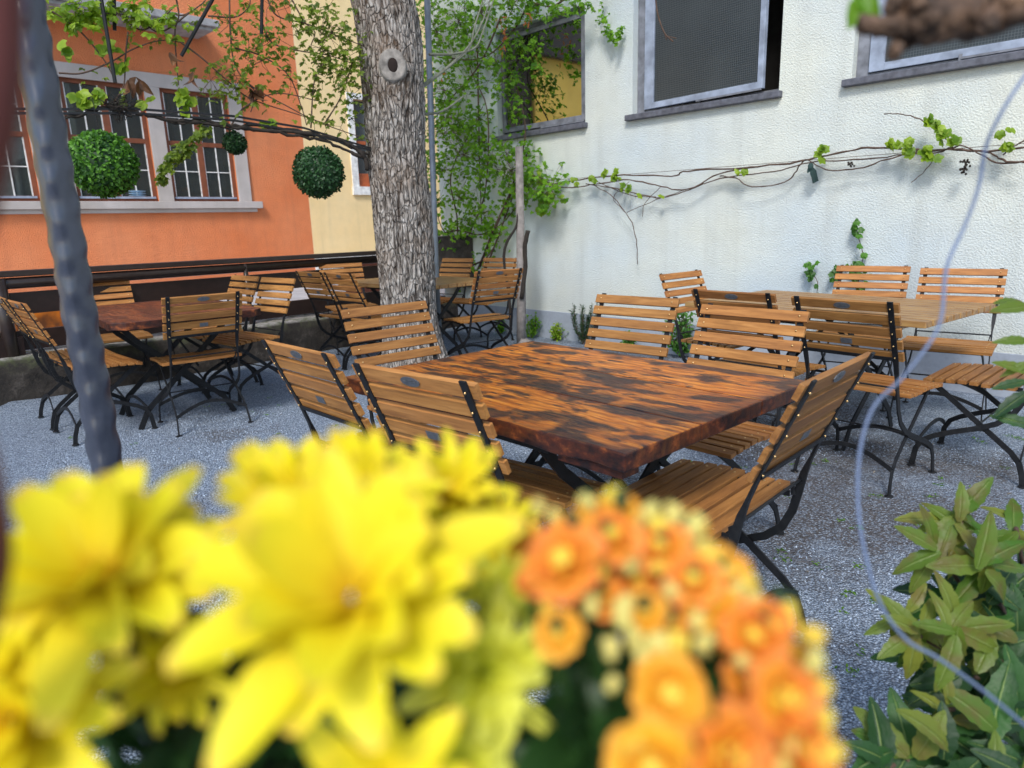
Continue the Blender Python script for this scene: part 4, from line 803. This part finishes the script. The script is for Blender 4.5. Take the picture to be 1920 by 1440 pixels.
ros = [(1800, 975, 1.1, 11, 95), (1760, 1035, 1.08, 9, 95), (1845, 1060, 1.05, 10, 110), (1720, 1190, .98, 9, 95), (1790, 1180, .96, 9, 110), (1905, 990, 1.1, 6, 80), (1680, 1160, 1.0, 5, 80), (1780, 1330, .95, 5, 80)]
for x, y, D_, n_, L in ros:
    for k in range(n_): srx(mn, x+random.gauss(0, 8), y+random.gauss(0, 8), L*random.uniform(.65, 1.0), 360*k/n_+random.uniform(-18, 18), D_+random.uniform(-.03, .03))
for x, y, a, L in ((1880, 925, 165, 190), (1850, 985, 150, 150), (1735, 1000, 195, 70)): pass
dk = [(1850, 1120, 1.12), (1890, 1180, 1.1), (1790, 1130, 1.15), (1880, 1240, 1.02), (1830, 1270, 1.0), (1900, 1330, .98), (1860, 1380, .95), (1740, 1250, 1.05), (1900, 1100, 1.15), (1770, 1420, .92), (1700, 1425, .92), (1850, 1440, .9), (1930, 1420, .9), (1915, 1210, 1.05), (1820, 1330, 1.0), (1660, 1440, .9)]
for x, y, D_ in dk:
    for k in range(8): srx(md if random.random() < .8 else mn, x+random.gauss(0, 12), y+random.gauss(0, 12), random.uniform(70, 125), 45*k+random.uniform(-25, 25), D_+random.uniform(-.04, .05), .5)
for x, y, a, L, D_ in ((1920, 568, 178, 70, 1.0), (1935, 575, 184, 85, .98), (1930, 640, 175, 60, 1.), (1935, 700, 160, 70, 1.0), (1930, 735, 205, 75, 1.), (1925, 715, 190, 60, 1.), (1940, 800, 160, 70, 1.), (1930, 680, 200, 50, 1.)): srx(md if y > 700 else mn, x, y, L, a, D_, .38)
for x, y, D_, *_ in ros+dk:
    p = atd(x, y, D_)-o6; st.tube(spline([V((random.gauss(0, .04), random.gauss(0, .04), 0)), p*.5+V((0, 0, .05)), p], 5), .0035, 6)
p = atd(1935, 640, 1.)-o6; st.tube(spline([V((.05, 0, 0)), p*.6, p, p+V((.02, 0, .15))], 5), .004, 6)
st.build('stems', TWIG, bu, smooth=True); md.build('old_leaves', BL, bu, smooth=True); mn.build('young_leaves', BN, bu, smooth=True)
# ------------------------------------------------------------------ foreground flowers
YP = m_petal('yellow_petal', [(0., (.66, .40, .004)), (.3, (.82, .66, .008)), (.88, (.86, .78, .02)), (1., (.84, .60, .06))], .26)
YPL = m_petal('pale_yellow_petal', [(0., (.55, .6, .02)), (.5, (.78, .78, .06)), (1., (.86, .88, .16))], .35)
OP = m_petal('orange_petal', [(0., (.9, .74, .08)), (.4, (.90, .50, .03)), (1., (.88, .27, .07))], .3)
OY = m_petal('amber_petal', [(0., (.9, .75, .10)), (.5, (.92, .58, .03)), (1., (.9, .42, .06))], .3)
BUD = m_petal('cream_bud', [(0., (.80, .70, .22)), (1., (.74, .70, .18))], .3); GB = m_leaf('flower_foliage', (.008, .028, .008), (.03, .09, .018), .2)
mums = empty('chrysanthemum', (-.08, .16, .93), 0, label='bright yellow chrysanthemums out of focus at the bottom left', cat='flowers'); o7 = V(mums.location)
def head(root, base, px, py, rpx, D, face, mat, npet, layers=3, wid=.3, cup=.35, name='flower_head', cen=True, rng=None):
    c = atd(px, py, D)-base; r_ = rpx/F*D; nx = (RT*face[0]+UP*face[1]-FW*face[2]).normalized(); u = nx.orthogonal().normalized(); w = nx.cross(u); m = MB()
    for L_ in range(layers):
        cu = cup+(.3 if name == 'blossom' else .27)*L_; rl = r_*(1-.16*L_)
        for k in range(npet-L_*2):
            bl = name == 'blossom'; jit = .1 if bl else .2
            a = 2*math.pi*(k+.5*(L_ % 2))/(npet-L_*2)+random.uniform(-jit, jit); cz = cu+(0 if bl else random.uniform(-.16, .2)); d = (u*math.cos(a)+w*math.sin(a))*math.cos(cz)+nx*math.sin(cz); m.tone = random.random()*.7
            m.leaf(c+d*r_*.06, d, nx*1+(u*math.cos(a)+w*math.sin(a))*-.8+(V((0, 0, 0)) if bl else rv(.22)), rl*(random.uniform(.88, 1.08) if bl else random.uniform(.72, 1.12)), r_*wid*random.uniform(.8, 1.2), fold=random.uniform(.3, .85), curl=(-.12 if L_ else .18)+(0 if bl else random.uniform(-.15, .25)), prof=(.35, .62, .9, 1.05, 1.08, .92, .5) if bl else (.32, .55, .78, .92, 1, 1, .9, .7, .32))
    if name == 'blossom': m.tone = .0; m.ball(c+nx*r_*.2, r_*.38, 10, 8)
    h = m.build(name, mat, root, smooth=True)
    if cen:
        m = MB()
        for k in range(40):
            a = k*2.4; q = r_*.14*math.sqrt(k/40); m.tone = random.random(); m.leaf(c+(u*math.cos(a)+w*math.sin(a))*q, nx+(u*math.cos(a)+w*math.sin(a))*.5, u, r_*.2, r_*.06)
        m.build('flower_centre', mat, h, smooth=True)
    s_ = MB(); e = V((c.x*.6, c.y*.7+.03, -.01)); s_.tube(spline([c-nx*r_*.05, c-nx*r_*.4+V((0, 0, -.01)), e], 6), .0018, 6); s_.build('flower_stem', GB, h, smooth=True)
FL = [(665, 1125, 300, .165, (-.05, .72, .7), YP, 14, 2, .36), (560, 960, 165, .205, (-.1, .7, .6), YP, 13, 3, .3), (200, 1085, 240, .18, (.05, .8, .65), YP, 13, 2, .36), (30, 1350, 235, .165, (.2, .5, .85), YP, 12, 3, .33), (680, 985, 180, .2, (-.05, .75, .6), YP, 15, 3, .27), (835, 930, 125, .235, (.25, .6, .7), YP, 15, 3, .24), (930, 1010, 105, .24, (.4, .5, .7), YP, 13, 3, .24),
 (900, 1255, 165, .19, (.35, .2, .9), YPL, 13, 3, .26), (720, 1500, 185, .16, (0, .5, .8), YP, 9, 2, .36), (330, 1245, 130, .2, (.1, .35, .9), YP, 11, 3, .3), (90, 1190, 150, .19, (-.1, .3, .9), YP, 12, 3, .3), (930, 1120, 110, .23, (.3, .6, .7), YPL, 12, 3, .26), (860, 1440, 130, .18, (.2, .4, .8), YPL, 10, 2, .28)]
for x, y, r_, D_, fc, mt, n_, ly, wd in FL: head(mums, o7, x, y, r_, D_, fc, mt, n_, ly, wd)
def lump(root, base, pts, mat, n_, L, D0, D1, name='foliage'):
    m = MB()
    for x, y, sp in pts:
        for k in range(n_):
            p = atd(x+random.gauss(0, sp), y+random.gauss(0, sp), random.uniform(D0, D1))-base; d = (rv()+V((0, -.2, .5))).normalized(); m.tone = random.random(); m.leaf(p, d, V((0, -.5, 1))+rv(.4), L*random.uniform(.6, 1.2), L*.45, prof=(.2, .9, .7, 1, .6, .1))
    m.build(name, mat, root, smooth=True)
lump(mums, o7, [(300, 1380, 70), (420, 1330, 60), (520, 1400, 70), (600, 1320, 50), (330, 1450, 70), (460, 1480, 60), (800, 1330, 50), (780, 1180, 30), (330, 1130, 25), (800, 1400, 60)], GB, 24, .03, .21, .27)
kal = empty('kalanchoe', (.07, .17, .93), 0, label='cluster of small orange and amber blossoms out of focus at the bottom centre', cat='flowers'); o8 = V(kal.location)
OF = [(1060, 1060, 85, OP), (1050, 1190, 55, OY), (1145, 1010, 65, OP), (1250, 1300, 100, OY), (1190, 1090, 60, OP), (1300, 1090, 65, OP), (1130, 1120, 55, OP), (1365, 1180, 60, OY), (1405, 1195, 66, OP), (1460, 1310, 74, OP), (1350, 1410, 90, OP), (1480, 1400, 85, OP), (1220, 1430, 85, OY), (1355, 1075, 46, OY), (1330, 1130, 60, OY), (1240, 1030, 55, OP), (1390, 1125, 48, OY), (1000, 1090, 40, OP), (1110, 960, 35, OY), (1080, 1000, 45, OY), (1170, 960, 40, OY), (1490, 1255, 45, OY), (1435, 1175, 48, OP), (1325, 1040, 40, OY), (1290, 1000, 40, OY), (1400, 1280, 55, OP), (1520, 1350, 40, OP), (1260, 1170, 45, OP), (985, 1010, 35, OY), (1210, 1150, 40, OY), (1500, 1450, 70, OP), (1230, 1080, 40, OY)]
for x, y, r_, mt in OF:
    D_ = .155+.035*((1440-y)/500)+random.uniform(-.008, .008); fx = (x-1270)/300+random.uniform(-.5, .5); head(kal, o8, x, y, r_*random.uniform(.78, 1.12), D_, (fx*.6, .5+.3*((1150-y)/200), .75), mt, 8, 4, .85, .3, 'blossom', cen=False)
m = MB()
for x, y, r_ in ((1152, 930, 20), (1185, 975, 22), (1215, 960, 20), (1240, 985, 24), (1265, 965, 18), (1300, 985, 24), (1180, 1050, 26), (1270, 1110, 28), (1165, 1140, 26), (1115, 1130, 24), (1120, 1060, 22), (1240, 1200, 30), (1270, 1210, 26), (1190, 1200, 26), (1150, 1220, 22), (1150, 1280, 18), (1310, 1160, 24), (1410, 1160, 26), (1480, 1165, 26), (1520, 1190, 22), (1330, 1045, 26), (1310, 1030, 24), (1370, 1090, 24), (1420, 1125, 22), (1390, 1230, 22), (1480, 1385, 34), (1360, 1410, 28), (1180, 1400, 26), (1545, 1290, 24), (1530, 1240, 22), (1030, 1130, 20), (990, 1050, 22), (960, 1000, 18), (1040, 970, 18), (1010, 950, 16), (1100, 940, 18), (1545, 1400, 26), (1205, 1245, 24), (1320, 1210, 20), (1240, 1060, 20), (1170, 1170, 20), (1400, 1090, 18), (1550, 1350, 20), (1460, 1440, 24)):
    D_ = .152+.035*((1440-y)/500); m.tone = random.random(); c = atd(x, y, D_)-o8; m.mi = 0 if random.random() < .72 else 1
    
    for q in range(5): m.ball(c+rv(r_*.3/F*D_), r_*.68/F*D_*random.uniform(.7, 1.1), 8, 6, (1, 1, 1.2))
m.build('buds', BUD, kal, smooth=True, mat2=OY)
m = MB()
for k in range(60):
    x, y = random.uniform(1040, 1540), random.uniform(1000, 1440); y = max(y, 1000+abs(x-1200)*.4); p = atd(x, y, .2)-o8; m.tube(spline([p, p*.6+V((0, 0, -.01)), V((random.gauss(0, .01), .02, -.01))], 4), .0014, 5)
m.build('stems', GB, kal, smooth=True)
lump(kal, o8, [(1070, 1400, 25), (1090, 1330, 22), (1110, 1440, 30), (1060, 1450, 25), (1170, 1330, 25), (1330, 1280, 20), (1370, 1300, 30), (1130, 1290, 15), (1300, 1380, 60), (1400, 1440, 60)], GB, 22, .022, .185, .215)
pbx = empty('planter_box', (0, .12, 0), 0, label='dark planter box holding the yellow and orange flowers just below the picture', cat='planter')
m = MB(); m.box(-.34, .3, -.09, .10, .76, .765); m.box(-.34, .3, -.09, -.08, .766, .92); m.box(-.34, .3, .09, .10, .766, .92); m.box(-.34, -.33, -.079, .089, .766, .92); m.box(.29, .3, -.079, .089, .766, .92); m.build('box', RAIL, pbx)
m = MB(); m.box(-.33, .29, -.079, .089, .8, .905); m.build('soil', m_plain('soil', (.03, .02, .015), .95), pbx)
for x in (-.3, .26):
    m = MB(); m.box(x-.02, x+.02, -.07, .07, 0, .759); m.build('leg', RAIL, pbx)
# ------------------------------------------------------------------ light
W = bpy.data.worlds.new('World'); S.world = W; W.use_nodes = True; nt = W.node_tree; bg = nt.nodes['Background']
sk = nt.nodes.new('ShaderNodeTexSky'); sk.sky_type = 'NISHITA'; sk.sun_disc = False
SE, SA = 46, 194   # sun elevation, azimuth clockwise from +y
sk.sun_elevation = R(SE); sk.sun_rotation = R(SA); sk.air_density = 1.2; sk.dust_density = 1.2; sk.ozone_density = 1.2
nt.links.new(sk.outputs[0], bg.inputs[0]); bg.inputs[1].default_value = .15
sl = bpy.data.lights.new('sun', 'SUN'); sl.energy = 1.8; sl.angle = R(14); sl.color = (1, .95, .88); so = bpy.data.objects.new('sun', sl); COL.objects.link(so)
sv = V((math.sin(R(SA))*math.cos(R(SE)), math.cos(R(SA))*math.cos(R(SE)), math.sin(R(SE)))); so.rotation_euler = sv.to_track_quat('Z', 'Y').to_euler()
vs_ = S.view_settings; vs_.view_transform = 'Standard'; vs_.look = 'None'; vs_.exposure = .68; vs_.gamma = 1
S.render.engine = 'CYCLES'; S.render.resolution_x = 1024; S.render.resolution_y = 768
